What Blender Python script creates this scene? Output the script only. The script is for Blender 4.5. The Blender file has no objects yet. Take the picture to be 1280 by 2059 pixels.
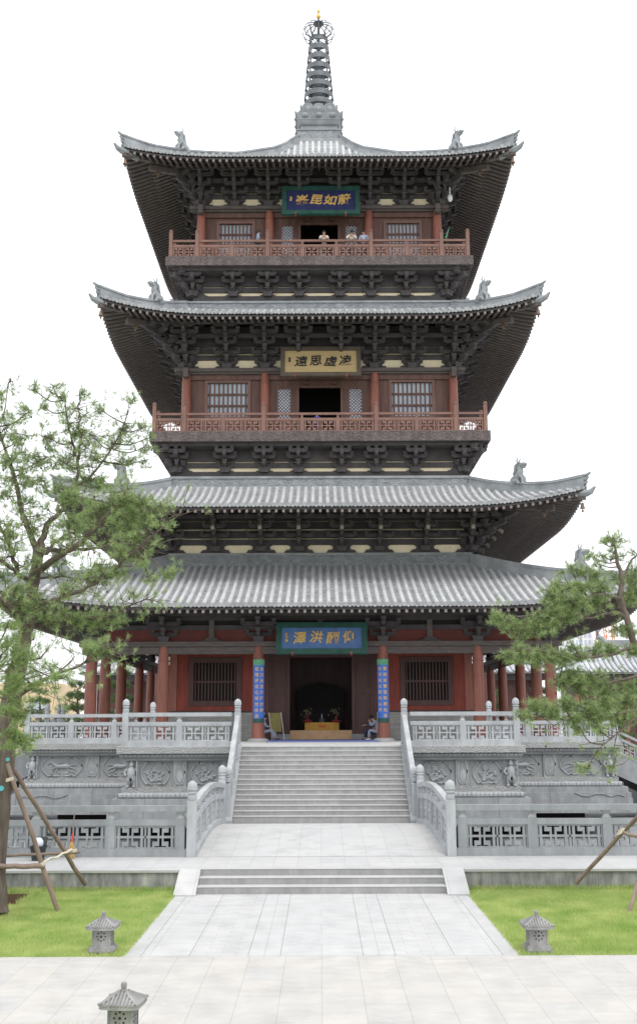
import bpy, bmesh, math, random
import numpy as np
from mathutils import Vector, Matrix
R = math.radians
random.seed(7); rng = np.random.default_rng(7)
sc = bpy.context.scene
# ---------------------------------------------------------------- camera
CAM = Vector((0, 0, 4.0)); FPX = 2180.0; PITCH = math.atan(420 / 2180.0); ROLL = R(0.2); CX = 643.5
cd = bpy.data.cameras.new('camera'); cam = bpy.data.objects.new('camera', cd); sc.collection.objects.link(cam)
cd.sensor_fit = 'VERTICAL'; cd.sensor_height = 24; cd.lens = FPX / 2059 * 24; cd.clip_start = .1; cd.clip_end = 3000
cd.shift_x = (640 - CX) / 2059
CR = Matrix.Rotation(R(90) + PITCH, 3, 'X') @ Matrix.Rotation(-ROLL, 3, 'Z')
cam.matrix_world = Matrix.Translation(CAM) @ CR.to_4x4()
sc.camera = cam
# ---------------------------------------------------------------- sky, sun, exposure (bright overcast)
EXPO = 0.55
w = bpy.data.worlds.new("World"); sc.world = w; w.use_nodes = True
nt = w.node_tree; nt.nodes.clear()
wo = nt.nodes.new('ShaderNodeOutputWorld'); bg = nt.nodes.new('ShaderNodeBackground')
sky = nt.nodes.new('ShaderNodeTexSky'); sky.sky_type = 'NISHITA'; sky.sun_disc = False
sky.sun_elevation = R(58); sky.sun_rotation = R(200)
mx = nt.nodes.new('ShaderNodeMix'); mx.data_type = 'RGBA'; mx.inputs['Factor'].default_value = .93
tc = nt.nodes.new('ShaderNodeTexCoord'); sp = nt.nodes.new('ShaderNodeSeparateXYZ'); cr = nt.nodes.new('ShaderNodeValToRGB')
cr.color_ramp.elements[0].position = 0; cr.color_ramp.elements[0].color = (9.3, 9.5, 9.7, 1)
cr.color_ramp.elements[1].position = 1; cr.color_ramp.elements[1].color = (14.2, 14.4, 14.8, 1)
nt.links.new(tc.outputs['Generated'], sp.inputs[0]); nt.links.new(sp.outputs['Z'], cr.inputs[0])
nt.links.new(sky.outputs[0], mx.inputs['A']); nt.links.new(cr.outputs[0], mx.inputs['B'])
nt.links.new(mx.outputs['Result'], bg.inputs[0]); bg.inputs[1].default_value = .1
nt.links.new(bg.outputs[0], wo.inputs[0])
sd = bpy.data.lights.new('sun', 'SUN'); sd.energy = 1.1; sd.angle = R(16); sd.color = (1, .965, .92)
so = bpy.data.objects.new('sun', sd); sc.collection.objects.link(so)
so.rotation_euler = (R(32), 0, R(20)); so.location = (0, -10, 60)
sc.view_settings.view_transform = 'Standard'; sc.view_settings.look = 'None'
sc.view_settings.exposure = EXPO; sc.view_settings.gamma = 1
# ---------------------------------------------------------------- helpers
def P(px, py, Y):
    """world point seen at photo pixel (px,py) that stands at distance Y"""
    d = CR @ Vector(((px - CX) / FPX, (1029.5 - py) / FPX, -1)); t = Y / d.y
    return np.array([CAM.x + d.x * t, Y, CAM.z + d.z * t])
ORG = {}
class MB:
    def __init__(s): s.V = []; s.F = []; s.n = 0
    def add(s, V, F):
        V = np.asarray(V, float); s.V.append(V); k = s.n
        if isinstance(F, np.ndarray): s.F.append(F + k)
        else: s.F.append([tuple(i + k for i in f) for f in F])
        s.n += len(V); return s
    def merge(s, o, M=None):
        V = np.concatenate(o.V)
        if M is not None: M = np.array(M); V = V @ M[:3, :3].T + M[:3, 3]
        k = s.n; s.V.append(V)
        for F in o.F: s.F.append(F + k if isinstance(F, np.ndarray) else [tuple(i + k for i in f) for f in F])
        s.n += len(V); return s
    def hexa(s, p): return s.add(p, [(0,3,2,1),(4,5,6,7),(0,1,5,4),(1,2,6,5),(2,3,7,6),(3,0,4,7)])
    def box(s, x0, x1, y0, y1, z0, z1, m=None):
        p = [(x0,y0,z0),(x1,y0,z0),(x1,y1,z0),(x0,y1,z0),(x0,y0,z1),(x1,y0,z1),(x1,y1,z1),(x0,y1,z1)]
        if m: p = [m(*q) for q in p]
        return s.hexa(p)
    def mbox(s, x0, x1, y0, y1, z0, z1, m, sub=1):
        for i in range(sub):
            a = x0 + (x1 - x0) * i / sub; b = x0 + (x1 - x0) * (i + 1) / sub
            s.box(a, b, y0, y1, z0, z1, m)
        return s
    def tube(s, pts, r, n=8, cap=True):
        pts = np.asarray(pts, float); m = len(pts)
        r = np.full(m, r, float) if np.isscalar(r) else np.asarray(r, float)
        T = np.gradient(pts, axis=0); T /= np.linalg.norm(T, axis=1)[:, None] + 1e-9
        ref = np.array([0, 0, 1.]) if abs(T[0, 2]) < .8 else np.array([1., 0, 0])
        a = np.linspace(0, 2 * np.pi, n, endpoint=False); V = []
        for i in range(m):
            A = np.cross(T[i], ref); A /= np.linalg.norm(A) + 1e-9; B = np.cross(T[i], A)
            V.append(pts[i] + r[i] * (np.cos(a)[:, None] * A + np.sin(a)[:, None] * B))
        F = [(i*n+j, i*n+(j+1)%n, (i+1)*n+(j+1)%n, (i+1)*n+j) for i in range(m-1) for j in range(n)]
        if cap: F += [tuple(range(n)), tuple(range((m-1)*n+n-1, (m-1)*n-1, -1))]
        return s.add(np.concatenate(V), F)
    def lathe(s, prof, c, n=16, rot=0, sq=False):
        V = []; 
        for r, z in prof:
            for j in range(n):
                a = rot + 2 * math.pi * j / n; V.append((c[0] + r * math.cos(a), c[1] + r * math.sin(a), c[2] + z))
        m = len(prof)
        F = [(i*n+j, i*n+(j+1)%n, (i+1)*n+(j+1)%n, (i+1)*n+j) for i in range(m-1) for j in range(n)]
        F += [tuple(range(n-1, -1, -1)), tuple(range((m-1)*n, m*n))]
        return s.add(V, F)
    def ball(s, c, r, n=10):
        r = (r, r, r) if np.isscalar(r) else r; k = max(4, n // 2 + 1); V = []
        for i in range(k + 1):
            p = math.pi * i / k
            for j in range(n):
                a = 2 * math.pi * j / n
                V.append((c[0] + r[0]*math.sin(p)*math.cos(a), c[1] + r[1]*math.sin(p)*math.sin(a), c[2] + r[2]*math.cos(p)))
        return s.add(V, [(i*n+j, i*n+(j+1)%n, (i+1)*n+(j+1)%n, (i+1)*n+j) for i in range(k) for j in range(n)])
    def poly(s, pts2, m, t0, t1):
        """polygon in (a,b) extruded between t0,t1 ; m(a,t,b)->xyz"""
        n = len(pts2); V = [m(a, t0, b) for a, b in pts2] + [m(a, t1, b) for a, b in pts2]
        F = [tuple(range(n)), tuple(range(2*n-1, n-1, -1))] + [(i, i+n, (i+1)%n+n, (i+1)%n) for i in range(n)]
        return s.add(V, F)
    def grid(s, G):
        G = np.asarray(G, float); a, b = G.shape[:2]
        i = np.arange(a-1)[:, None] * b + np.arange(b-1)[None, :]; i = i.ravel()
        return s.add(G.reshape(-1, 3), np.stack([i, i+1, i+b+1, i+b], 1))
    def build(s, name, mat, parent=None, smooth=False, loc=None, **tags):
        V = np.concatenate(s.V)
        if parent is not None: o0 = np.array(ORG[parent.name])
        elif loc is not None: o0 = np.array(loc, float)
        else:
            lo, hi = V.min(0), V.max(0); o0 = np.array([(lo[0]+hi[0])/2, (lo[1]+hi[1])/2, lo[2]])
        V = V - o0
        loops = []; tot = []
        for F in s.F:
            if isinstance(F, np.ndarray): loops.append(F.ravel()); tot.append(np.full(len(F), F.shape[1]))
            else:
                loops.append(np.fromiter((i for f in F for i in f), int)); tot.append(np.array([len(f) for f in F]))
        L = np.concatenate(loops).astype(np.int32); Tt = np.concatenate(tot).astype(np.int32)
        me = bpy.data.meshes.new(name); me.vertices.add(len(V)); me.vertices.foreach_set('co', V.astype(np.float32).ravel())
        me.loops.add(len(L)); me.loops.foreach_set('vertex_index', L)
        me.polygons.add(len(Tt)); st = np.concatenate([[0], np.cumsum(Tt)[:-1]]).astype(np.int32)
        me.polygons.foreach_set('loop_start', st)
        try: me.polygons.foreach_set('loop_total', Tt)
        except Exception: pass
        me.polygons.foreach_set('use_smooth', np.full(len(Tt), bool(smooth)))
        me.update(calc_edges=True); me.validate()
        me.materials.append(MT[mat] if isinstance(mat, str) else mat)
        if smooth and smooth != 2:
            try: me.set_sharp_from_angle(angle=R(40))
            except Exception: pass
        o = bpy.data.objects.new(name, me); sc.collection.objects.link(o)
        if parent is not None: o.parent = parent
        else: o.location = o0
        ORG[o.name] = tuple(o0)
        for k, v in tags.items(): o[k] = v
        return o
def thing(name, label, cat, loc, group=None):
    o = bpy.data.objects.new(name, None); sc.collection.objects.link(o); o.location = loc
    o['label'] = label; o['category'] = cat
    if group: o['group'] = group
    o.empty_display_size = .3; ORG[o.name] = tuple(loc); return o
def tag(o, label=None, cat=None, group=None, kind=None):
    if label: o['label'] = label
    if cat: o['category'] = cat
    if group: o['group'] = group
    if kind: o['kind'] = kind
    return o
KIDS = {}
def dup(o, parent=None):
    c = o.copy(); sc.collection.objects.link(c)
    if parent is not None: c.parent = parent
    for ch in list(o.children): dup(ch, c)
    return c
# ---------------------------------------------------------------- materials
MT = {}
def mat(name, col, rough=.7, var=.25, scale=3, bump=.15, bscale=None, metal=0, col2=None, stretch=None, trans=0, spec=.5, fine=True):
    m = bpy.data.materials.new(name); m.use_nodes = True; n = m.node_tree; b = n.nodes['Principled BSDF']
    b.inputs['Roughness'].default_value = rough; b.inputs['Metallic'].default_value = metal
    b.inputs['Specular IOR Level'].default_value = spec
    t = n.nodes.new('ShaderNodeTexCoord'); mp = n.nodes.new('ShaderNodeMapping'); n.links.new(t.outputs['Object'], mp.inputs[0])
    if stretch: mp.inputs['Scale'].default_value = stretch
    no = n.nodes.new('ShaderNodeTexNoise'); no.inputs['Scale'].default_value = scale; no.inputs['Detail'].default_value = 8
    no.inputs['Roughness'].default_value = .65
    n.links.new(mp.outputs[0], no.inputs['Vector'])
    rp = n.nodes.new('ShaderNodeValToRGB'); e = rp.color_ramp.elements
    c2 = col2 or tuple(min(1, c * (1 + var)) for c in col)
    e[0].position = .3; e[0].color = tuple(c * (1 - var) for c in col) + (1,) if not col2 else tuple(col) + (1,)
    e[1].position = .7; e[1].color = tuple(c2) + (1,)
    n.links.new(no.outputs[0], rp.inputs[0]); n.links.new(rp.outputs[0], b.inputs['Base Color'])
    if bump:
        n2 = n.nodes.new('ShaderNodeTexNoise'); n2.inputs['Scale'].default_value = bscale or scale * 8; n2.inputs['Detail'].default_value = 5
        n.links.new(mp.outputs[0], n2.inputs['Vector'])
        bp = n.nodes.new('ShaderNodeBump'); bp.inputs['Strength'].default_value = bump; bp.inputs['Distance'].default_value = .02
        n.links.new(n2.outputs[0], bp.inputs['Height']); n.links.new(bp.outputs[0], b.inputs['Normal'])
    MT[name] = m; return m
def brick(name, c1, c2, mortar, bw, bh, off=.5, msize=.01, rough=.75, rot=0, var=.12, wallmode=False):
    m = bpy.data.materials.new(name); m.use_nodes = True; n = m.node_tree; b = n.nodes['Principled BSDF']
    b.inputs['Roughness'].default_value = rough
    t = n.nodes.new('ShaderNodeTexCoord'); mp = n.nodes.new('ShaderNodeMapping'); n.links.new(t.outputs['Object'], mp.inputs[0])
    if wallmode: mp.inputs['Rotation'].default_value = (R(90), 0, 0)
    else: mp.inputs['Rotation'].default_value = (0, 0, R(rot))
    br = n.nodes.new('ShaderNodeTexBrick'); n.links.new(mp.outputs[0], br.inputs['Vector'])
    br.inputs['Color1'].default_value = (*c1, 1); br.inputs['Color2'].default_value = (*c2, 1); br.inputs['Mortar'].default_value = (*mortar, 1)
    br.inputs['Scale'].default_value = 1; br.inputs['Brick Width'].default_value = bw; br.inputs['Row Height'].default_value = bh
    br.inputs['Mortar Size'].default_value = msize; br.offset = off; br.inputs['Mortar Smooth'].default_value = .2
    no = n.nodes.new('ShaderNodeTexNoise'); no.inputs['Scale'].default_value = 2.2; no.inputs['Detail'].default_value = 9; n.links.new(t.outputs['Object'], no.inputs['Vector'])
    rp = n.nodes.new('ShaderNodeValToRGB'); rp.color_ramp.elements[0].position = .3; rp.color_ramp.elements[1].position = .7
    rp.color_ramp.elements[0].color = (1 - var,) * 3 + (1,); rp.color_ramp.elements[1].color = (1 + var * .5,) * 3 + (1,)
    n.links.new(no.outputs[0], rp.inputs[0])
    mm = n.nodes.new('ShaderNodeMix'); mm.data_type = 'RGBA'; mm.blend_type = 'MULTIPLY'; mm.inputs['Factor'].default_value = 1
    n.links.new(br.outputs['Color'], mm.inputs['A']); n.links.new(rp.outputs[0], mm.inputs['B']); n.links.new(mm.outputs['Result'], b.inputs['Base Color'])
    bp = n.nodes.new('ShaderNodeBump'); bp.invert = True; bp.inputs['Strength'].default_value = .3; bp.inputs['Distance'].default_value = .01
    n.links.new(br.outputs['Fac'], bp.inputs['Height']); n.links.new(bp.outputs[0], b.inputs['Normal'])
    MT[name] = m; return m
def carved(name, col, sx, sz, var=.15, depth=.03):
    """stone with a running carved scroll pattern"""
    m = mat(name, col, .8, var, 2.5, .1); n = m.node_tree; b = n.nodes['Principled BSDF']
    t = n.nodes.new('ShaderNodeTexCoord'); mp = n.nodes.new('ShaderNodeMapping'); n.links.new(t.outputs['Object'], mp.inputs[0]); mp.inputs['Scale'].default_value = (sx, sx, sz)
    vo = n.nodes.new('ShaderNodeTexVoronoi'); vo.inputs['Scale'].default_value = 1; n.links.new(mp.outputs[0], vo.inputs['Vector'])
    wv = n.nodes.new('ShaderNodeMath'); wv.operation = 'SINE'; ml = n.nodes.new('ShaderNodeMath'); ml.operation = 'MULTIPLY'; ml.inputs[1].default_value = 16
    n.links.new(vo.outputs['Distance'], ml.inputs[0]); n.links.new(ml.outputs[0], wv.inputs[0])
    bp = n.nodes.new('ShaderNodeBump'); bp.inputs['Strength'].default_value = .7; bp.inputs['Distance'].default_value = depth
    n.links.new(wv.outputs[0], bp.inputs['Height']); n.links.new(bp.outputs[0], b.inputs['Normal'])
    return m
def weather(name, amt=.3, sx=2.2, sz=.35, lo=.42, hi=.62):
    """rain streaks and old dirt: patches drawn out along the height"""
    n = MT[name].node_tree; b = n.nodes['Principled BSDF']; src = b.inputs['Base Color'].links[0].from_socket
    t = n.nodes.new('ShaderNodeTexCoord'); mp = n.nodes.new('ShaderNodeMapping'); mp.inputs['Scale'].default_value = (sx, sx, sz); n.links.new(t.outputs['Object'], mp.inputs[0])
    no = n.nodes.new('ShaderNodeTexNoise'); no.inputs['Scale'].default_value = 1.6; no.inputs['Detail'].default_value = 9; no.inputs['Roughness'].default_value = .7; n.links.new(mp.outputs[0], no.inputs['Vector'])
    rp = n.nodes.new('ShaderNodeValToRGB'); rp.color_ramp.elements[0].position = lo; rp.color_ramp.elements[1].position = hi
    rp.color_ramp.elements[0].color = (1 - amt, 1 - amt, 1 - amt * .95, 1); rp.color_ramp.elements[1].color = (1.06, 1.06, 1.05, 1); n.links.new(no.outputs[0], rp.inputs[0])
    mm = n.nodes.new('ShaderNodeMix'); mm.data_type = 'RGBA'; mm.blend_type = 'MULTIPLY'; mm.inputs['Factor'].default_value = 1
    n.links.new(src, mm.inputs['A']); n.links.new(rp.outputs[0], mm.inputs['B']); n.links.new(mm.outputs['Result'], b.inputs['Base Color'])
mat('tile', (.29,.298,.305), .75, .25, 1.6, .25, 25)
mat('cover_tile', (.46,.465,.47), .75, .16, 1.4, .2, 25)  # same clay as tile, lightened: skylight on the round rows put into the colour
mat('ridge', (.27,.285,.30), .8, .28, 1.2, .3, 14)
carved('ridge_carved', (.26,.275,.29), 3.5, 6, .25)
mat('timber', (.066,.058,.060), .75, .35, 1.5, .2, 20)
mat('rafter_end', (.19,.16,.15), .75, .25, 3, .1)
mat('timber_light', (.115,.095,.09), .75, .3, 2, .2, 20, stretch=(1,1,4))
mat('slab_wood', (.095,.07,.062), .75, .3, 2, .2, 20)
carved('slab_carved', (.125,.10,.097), 2.5, 2.5, .25, .02)
mat('pale_wood', (.32,.27,.22), .7, .2, 3, .1)
mat('wall_wood', (.16,.082,.068), .65, .25, 1.2, .1, 18, stretch=(3,3,.5))
mat('rail_wood', (.21,.112,.088), .6, .22, 1.5, .1)
mat('column_red', (.32,.115,.082), .55, .22, .8, .06, 10, stretch=(1,1,.25))
mat('dark_red', (.13,.03,.025), .75, .2, .8, .1)
mat('red_wall', (.28,.055,.036), .7, .2, .8, .1)
mat('door_wood', (.085,.035,.03), .55, .25, 1.5, .1, stretch=(3,3,.5))
mat('cream', (.86,.74,.54), .85, .12, 1.2, .05)
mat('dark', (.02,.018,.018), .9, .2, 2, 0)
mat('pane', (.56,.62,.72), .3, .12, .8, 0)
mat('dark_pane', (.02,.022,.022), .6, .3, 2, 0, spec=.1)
brick('stone_block', (.32,.33,.335), (.285,.295,.305), (.17,.17,.17), 1.7, 5.0, .37, .012, wallmode=True, var=.16)
mat('frame_wood', (.20,.105,.088), .6, .2, 1.5, .08)
mat('stone', (.33,.343,.355), .75, .14, 1.3, .2, 30)
mat('stone_rail', (.37,.385,.40), .7, .2, .9, .15, 30)
mat('stone_dark', (.27,.28,.28), .8, .22, 1.2, .2, 30)
mat('stone_panel', (.275,.288,.288), .8, .14, 1.8, .2, 40)
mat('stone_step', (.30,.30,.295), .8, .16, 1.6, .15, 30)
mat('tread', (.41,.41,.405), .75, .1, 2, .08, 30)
carved('stone_carved', (.31,.315,.31), 5.5, 6.5, .12, .010)
brick('plaza_paving', (.395,.389,.378), (.43,.411,.386), (.315,.308,.296), .98, .62, .5, .006, rot=90, var=.10)
brick('walk_paving', (.40,.403,.405), (.425,.423,.418), (.31,.31,.305), .9, .6, .0, .006, rot=90, var=.06)
brick('path_centre', (.41,.413,.415), (.43,.427,.425), (.32,.32,.315), 1.5, .95, .5, .006, var=.09)
brick('path_side', (.405,.41,.412), (.435,.433,.425), (.33,.33,.325), .5, .22, .5, .006, var=.09)
brick('path_edge', (.41,.411,.413), (.43,.427,.425), (.32,.32,.315), 1.05, 1.0, .0, .007, rot=90, var=.09)
brick('wall_brick', (.33,.33,.31), (.40,.39,.37), (.27,.27,.26), .42, .14, .5, .008, wallmode=True)
brick('kerb_wall', (.40,.40,.38), (.33,.33,.315), (.2,.2,.19), .95, .9, .0, .008, wallmode=True, var=.35)
mat('soil', (.38,.29,.19), .95, .3, 5, .5)
mat('litter', (.20,.12,.06), .9, .4, 6, 0)
mat('soil_dark', (.12,.08,.05), .95, .4, 6, .6)
mat('lantern_stone', (.29,.286,.28), .8, .15, 5, .25, 60)
mat('stone_fence', (.265,.28,.29), .75, .14, 1.3, .2, 30)
mat('earth', (.20,.20,.17), .95, .3, .3, .3)
mat('lawn_base', (.24,.33,.09), .95, .3, 1.2, .3)
mat('gold', (.85,.50,.10), .35, .15, 8, 0, metal=.3)
mat('gold_paint', (.80,.50,.16), .5, .2, 20, 0)
mat('ink', (.03,.028,.028), .6, .1, 5, 0)
mat('blue_board', (.028,.035,.12), .6, .25, 2, .05)
mat('mid_blue_board', (.095,.19,.42), .6, .2, 2, .05)
mat('banner_blue', (.055,.17,.58), .6, .1, 1.5, .05)
mat('green_frame', (.025,.095,.075), .6, .35, 2, .08)
mat('green_cloth', (.12,.36,.20), .7, .35, 9, .1)
mat('tan_board', (.52,.38,.19), .65, .14, 1.2, .1, stretch=(.6,1,8))
mat('brown_frame', (.11,.085,.065), .65, .25, 2, .1)
mat('bark', (.055,.042,.034), .95, .5, 7, 1.0, 16, stretch=(1,1,.2), col2=(.17,.135,.11))
mat('bark_light', (.30,.25,.20), .95, .4, 6, .8, 14, stretch=(1,1,.22))
mat('twig', (.10,.08,.062), .9, .35, 8, 0)
mat('pole_wood', (.235,.17,.14), .85, .35, 3, .4, 14, stretch=(1,1,.3))
mat('blue_mat', (.14,.18,.42), .85, .15, 2, .1)
mat('yellow_cloth', (.62,.34,.07), .8, .12, 3, .05)
mat('plank', (.55,.34,.19), .6, .15, 2, .05)
mat('skin', (.56,.34,.25), .6, .06, 8, 0)
mat('hair', (.015,.012,.012), .6, .2, 12, 0)
mat('white_cloth', (.72,.72,.70), .85, .05, 4, 0)
mat('robe', (.36,.39,.47), .85, .1, 4, 0)
mat('navy', (.03,.045,.09), .8, .2, 4, 0)
mat('blue_cloth', (.05,.06,.42), .8, .2, 5, 0)
mat('sky_blue', (.30,.42,.60), .8, .15, 5, 0)
mat('lime_cloth', (.45,.60,.30), .8, .1, 5, 0)
mat('grey_cloth', (.10,.11,.12), .8, .2, 5, 0)
mat('checked', (.12,.20,.50), .8, .1, 22, 0, col2=(.80,.82,.86))
mat('broom', (.62,.42,.16), .9, .25, 9, .4)
mat('red_plastic', (.6,.05,.04), .5, .1, 4, 0)
mat('bin_black', (.02,.022,.024), .5, .2, 4, 0)
mat('bag', (.70,.75,.82), .35, .08, 9, .3)
mat('teal', (.08,.38,.42), .5, .1, 9, 0)
mat('white_plastic', (.75,.75,.74), .4, .05, 4, 0)
mat('bronze_bell', (.15,.095,.065), .5, .2, 9, 0)
mat('iron', (.115,.125,.135), .55, .25, 3, .1, metal=.3)
mat('far_tile', (.46,.48,.51), .8, .15, 1, .1)
mat('yellow_render', (.66,.52,.33), .85, .08, 1, 0)
mat('white_render', (.78,.80,.83), .85, .05, 1, 0)
mat('far_window', (.45,.52,.62), .4, .1, 1, 0)
mat('orange_steel', (.62,.20,.09), .6, .1, 3, 0)
mat('flower_red', (.22,.02,.02), .7, .2, 9, 0)
mat('flower_mixed', (.25,.25,.08), .8, .2, 9, 0, col2=(.16,.08,.13))
mat('gilt_board', (.24,.20,.05), .5, .25, 3, .05)
mat('rope', (.62,.56,.45), .9, .15, 9, .2)
def leafmat(name, a, b, scale, tr=.25):
    m = mat(name, a, .55, .2, scale, 0, col2=b); n = m.node_tree; p = n.nodes['Principled BSDF']
    tl = n.nodes.new('ShaderNodeBsdfTranslucent'); ms = n.nodes.new('ShaderNodeMixShader'); ms.inputs[0].default_value = tr
    rp = [q for q in n.nodes if q.type == 'VALTORGB'][0]; out = [q for q in n.nodes if q.type == 'OUTPUT_MATERIAL'][0]
    n.links.new(rp.outputs[0], tl.inputs[0]); n.links.new(p.outputs[0], ms.inputs[1]); n.links.new(tl.outputs[0], ms.inputs[2]); n.links.new(ms.outputs[0], out.inputs[0])
leafmat('needles', (.17,.26,.10), (.42,.52,.22), 4.5)
leafmat('needles_near', (.17,.27,.085), (.34,.43,.16), 7)
leafmat('far_needles', (.07,.12,.045), (.15,.22,.075), .9)
for q_, a_ in (('stone', .11), ('stone_rail', .09), ('stone_fence', .12), ('stone_panel', .12), ('stone_step', .12), ('stone_block', .15), ('kerb_wall', .45), ('column_red', .2), ('red_wall', .2), ('wall_wood', .25), ('slab_carved', .3), ('lantern_stone', .3)): weather(q_, a_)
for q_ in ('tile', 'cover_tile', 'ridge'): weather(q_, .10, .8, .8, .38, .6)
for q_ in ('plaza_paving', 'walk_paving', 'path_centre', 'path_side', 'path_edge'): weather(q_, .05, .7, .7, .35, .5)
leafmat('grass_blades', (.26,.40,.09), (.60,.64,.27), 1.1, .35)
leafmat('shrub_leaves', (.05,.09,.03), (.11,.17,.06), 3)
# ================================================================ PAGODA
CY = 65.3; DECK = 3.04
pag = thing('pagoda', 'tall multi-eaved timber pagoda with grey tiled roofs and metal spire', 'pagoda', (0, CY, DECK))
def K(k):
    c, s = [(1, 0), (0, 1), (-1, 0), (0, -1)][k]
    return lambda u, o, z: (u * c + o * s, CY + u * s - o * c, z)
def fbox(mb, k, u0, u1, o0, o1, z0, z1):
    f = K(k); return mb.hexa([f(*q) for q in [(u0,o1,z0),(u1,o1,z0),(u1,o0,z0),(u0,o0,z0),(u0,o1,z1),(u1,o1,z1),(u1,o0,z1),(u0,o0,z1)]])
def ringbox(mb, o0, o1, z0, z1, ks=(0,1,2,3)):
    for k in ks: fbox(mb, k, -o1 if k % 2 == 0 else -o0, o1 if k % 2 == 0 else o0, o0, o1, z0, z1)
# ---- roofs
def make_roof(nm, oT, zT, oE, zE, ft, up, u0, band, ridge_h, sof, oC, beast_w, label=None, spc=.385, flare=.0):
    tt, ff = zip(*ft)
    def prof(o):
        t = (o - oT) / (oE - oT); return zT - (zT - zE) * np.interp(t, tt, ff)
    def upf(u): return up * (np.maximum(0, np.abs(u) - u0) / (oE - u0)) ** 2.3
    def surf(u, o): return prof(o) + upf(u)
    def sofz(u, o): return zE - .2 + sof * (oE - o) + upf(u) * np.clip((o - oC) / (oE - oC), 0, 1)
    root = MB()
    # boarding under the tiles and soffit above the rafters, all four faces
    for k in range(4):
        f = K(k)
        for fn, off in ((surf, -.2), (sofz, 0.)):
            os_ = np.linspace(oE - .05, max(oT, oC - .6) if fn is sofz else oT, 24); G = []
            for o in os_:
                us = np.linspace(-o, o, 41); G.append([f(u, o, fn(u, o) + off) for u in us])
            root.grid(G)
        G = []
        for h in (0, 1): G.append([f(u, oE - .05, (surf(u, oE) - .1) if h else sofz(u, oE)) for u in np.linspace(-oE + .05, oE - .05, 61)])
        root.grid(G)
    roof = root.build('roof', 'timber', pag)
    # tiles of one face, then the same for the others
    n = int(oE / spc); us = [(i) * spc for i in range(-n, n + 1)]
    base = MB(); cov = MB(); ang = np.linspace(0, np.pi, 6)
    for u in us:
        ur = u + random.uniform(-.008, .008)
        a = max(oT, abs(u) - .05)
        if a > oE - .15: continue
        m = max(3, int((oE - a) / .55) + 1); os_ = np.linspace(a, oE + .06, m); G = []
        for o in os_:
            z = surf(ur, min(o, oE)) + .015; G.append([(ur + .105 * math.cos(q), -o, z + .115 * math.sin(q)) for q in ang])
        cov.grid(G)
        z = surf(ur, oE) + .03; aa = np.linspace(0, 2 * np.pi, 9)[:-1]
        base.add([(ur + .115 * math.cos(q), -(oE + .07), z + .115 * math.sin(q)) for q in aa] + [(ur + .115 * math.cos(q), -(oE - .02), z + .115 * math.sin(q)) for q in aa],
                 [tuple(range(8))] + [(i, (i+1)%8, (i+1)%8+8, i+8) for i in range(8)])  # end discs in the darker tile colour, which paints in their shade
    for i in range(-n - 1, n + 1):
        ua, ub = i * spc, (i + 1) * spc
        if max(abs(ua), abs(ub)) > oE + .2: continue
        a = max(oT, min(abs(ua), abs(ub)) + .1)
        if a > oE - .1: continue
        st = .30; m = max(1, int((oE - a) / st)); e = np.linspace(a, oE + .03, m + 1); G = []
        uu = np.linspace(ua, ub, 5); dz = np.array([.035, -.01, -.03, -.01, .035])
        for j in range(m):
            for o, lift in ((e[j], 0.0), (e[j + 1], .055)):
                G.append([(u, -o, surf(u, min(o, oE)) + d + lift) for u, d in zip(uu, dz)])
        base.grid(G)
        o = oE + .035; zz = [surf(u, oE) + d + .055 for u, d in zip(uu, dz)]
        base.grid([[(u, -o, z) for u, z in zip(uu, zz)], [(u, -o - .01, z - h) for u, z, h in zip(uu, zz, (.02, .10, .13, .10, .02))]])
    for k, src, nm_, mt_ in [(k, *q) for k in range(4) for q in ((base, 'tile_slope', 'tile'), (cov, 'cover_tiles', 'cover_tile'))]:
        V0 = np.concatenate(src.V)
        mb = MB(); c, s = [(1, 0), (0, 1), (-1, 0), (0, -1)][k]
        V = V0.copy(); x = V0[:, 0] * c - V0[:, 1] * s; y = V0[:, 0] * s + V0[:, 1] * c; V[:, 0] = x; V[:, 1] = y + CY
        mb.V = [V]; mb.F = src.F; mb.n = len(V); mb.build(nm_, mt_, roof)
    # hip ridges
    for k in range(4):
        sx, sy = [(-1, -1), (1, -1), (1, 1), (-1, 1)][k]
        mb = MB(); L = np.linspace(oT - .05, oE - .03, 26); q = math.sqrt(.5)
        def rz(o): return surf(o, min(o, oE)) + (0 if o <= oE else (o - oE) * .8)
        for (hw, za, zb) in ((.20, -.12, .16), (.12, .16, ridge_h - .14), (.17, ridge_h - .14, ridge_h - .07), (.10, ridge_h - .07, ridge_h)):
            G = []
            for o in L:
                z = rz(o); tipk = max(0, (o - oE + 1.2)) * .06
                row = []
                for (t, h) in ((-hw, za), (-hw, zb), (hw, zb), (hw, za), (-hw, za)):
                    hh = h + (tipk if h > .2 else 0)
                    row.append((sx * o - sx * t * q, CY + sy * o + sy * t * q, z + hh))
                G.append(row)
            mb.grid(G)
            V = [G[-1][i] for i in range(4)]; mb.add(V, [(0, 1, 2, 3)])
        # upturned tip: fan of tile ends, then the dragon head below the eave corner
        e = oE - .03; z = rz(e)
        for j, (dz, ln) in enumerate(((ridge_h + .0, .26), (ridge_h - .2, .17), (ridge_h - .4, .12))):
            mb.tube([(sx * (e - .3), CY + sy * (e - .3), z + dz - .05), (sx * (e + ln * .5), CY + sy * (e + ln * .5), z + dz + .03), (sx * (e + ln), CY + sy * (e + ln), z + dz + .12)], [.10, .085, .05], 6)
        mb.tube([(sx * (e - .7), CY + sy * (e - .7), z - .38), (sx * (e + .05), CY + sy * (e + .05), z - .30), (sx * (e + .25), CY + sy * (e + .25), z - .26), (sx * (e + .42), CY + sy * (e + .42), z - .05)], [.17, .19, .14, .05], 7)
        mb.build('hip_ridge', 'ridge', roof)
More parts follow.
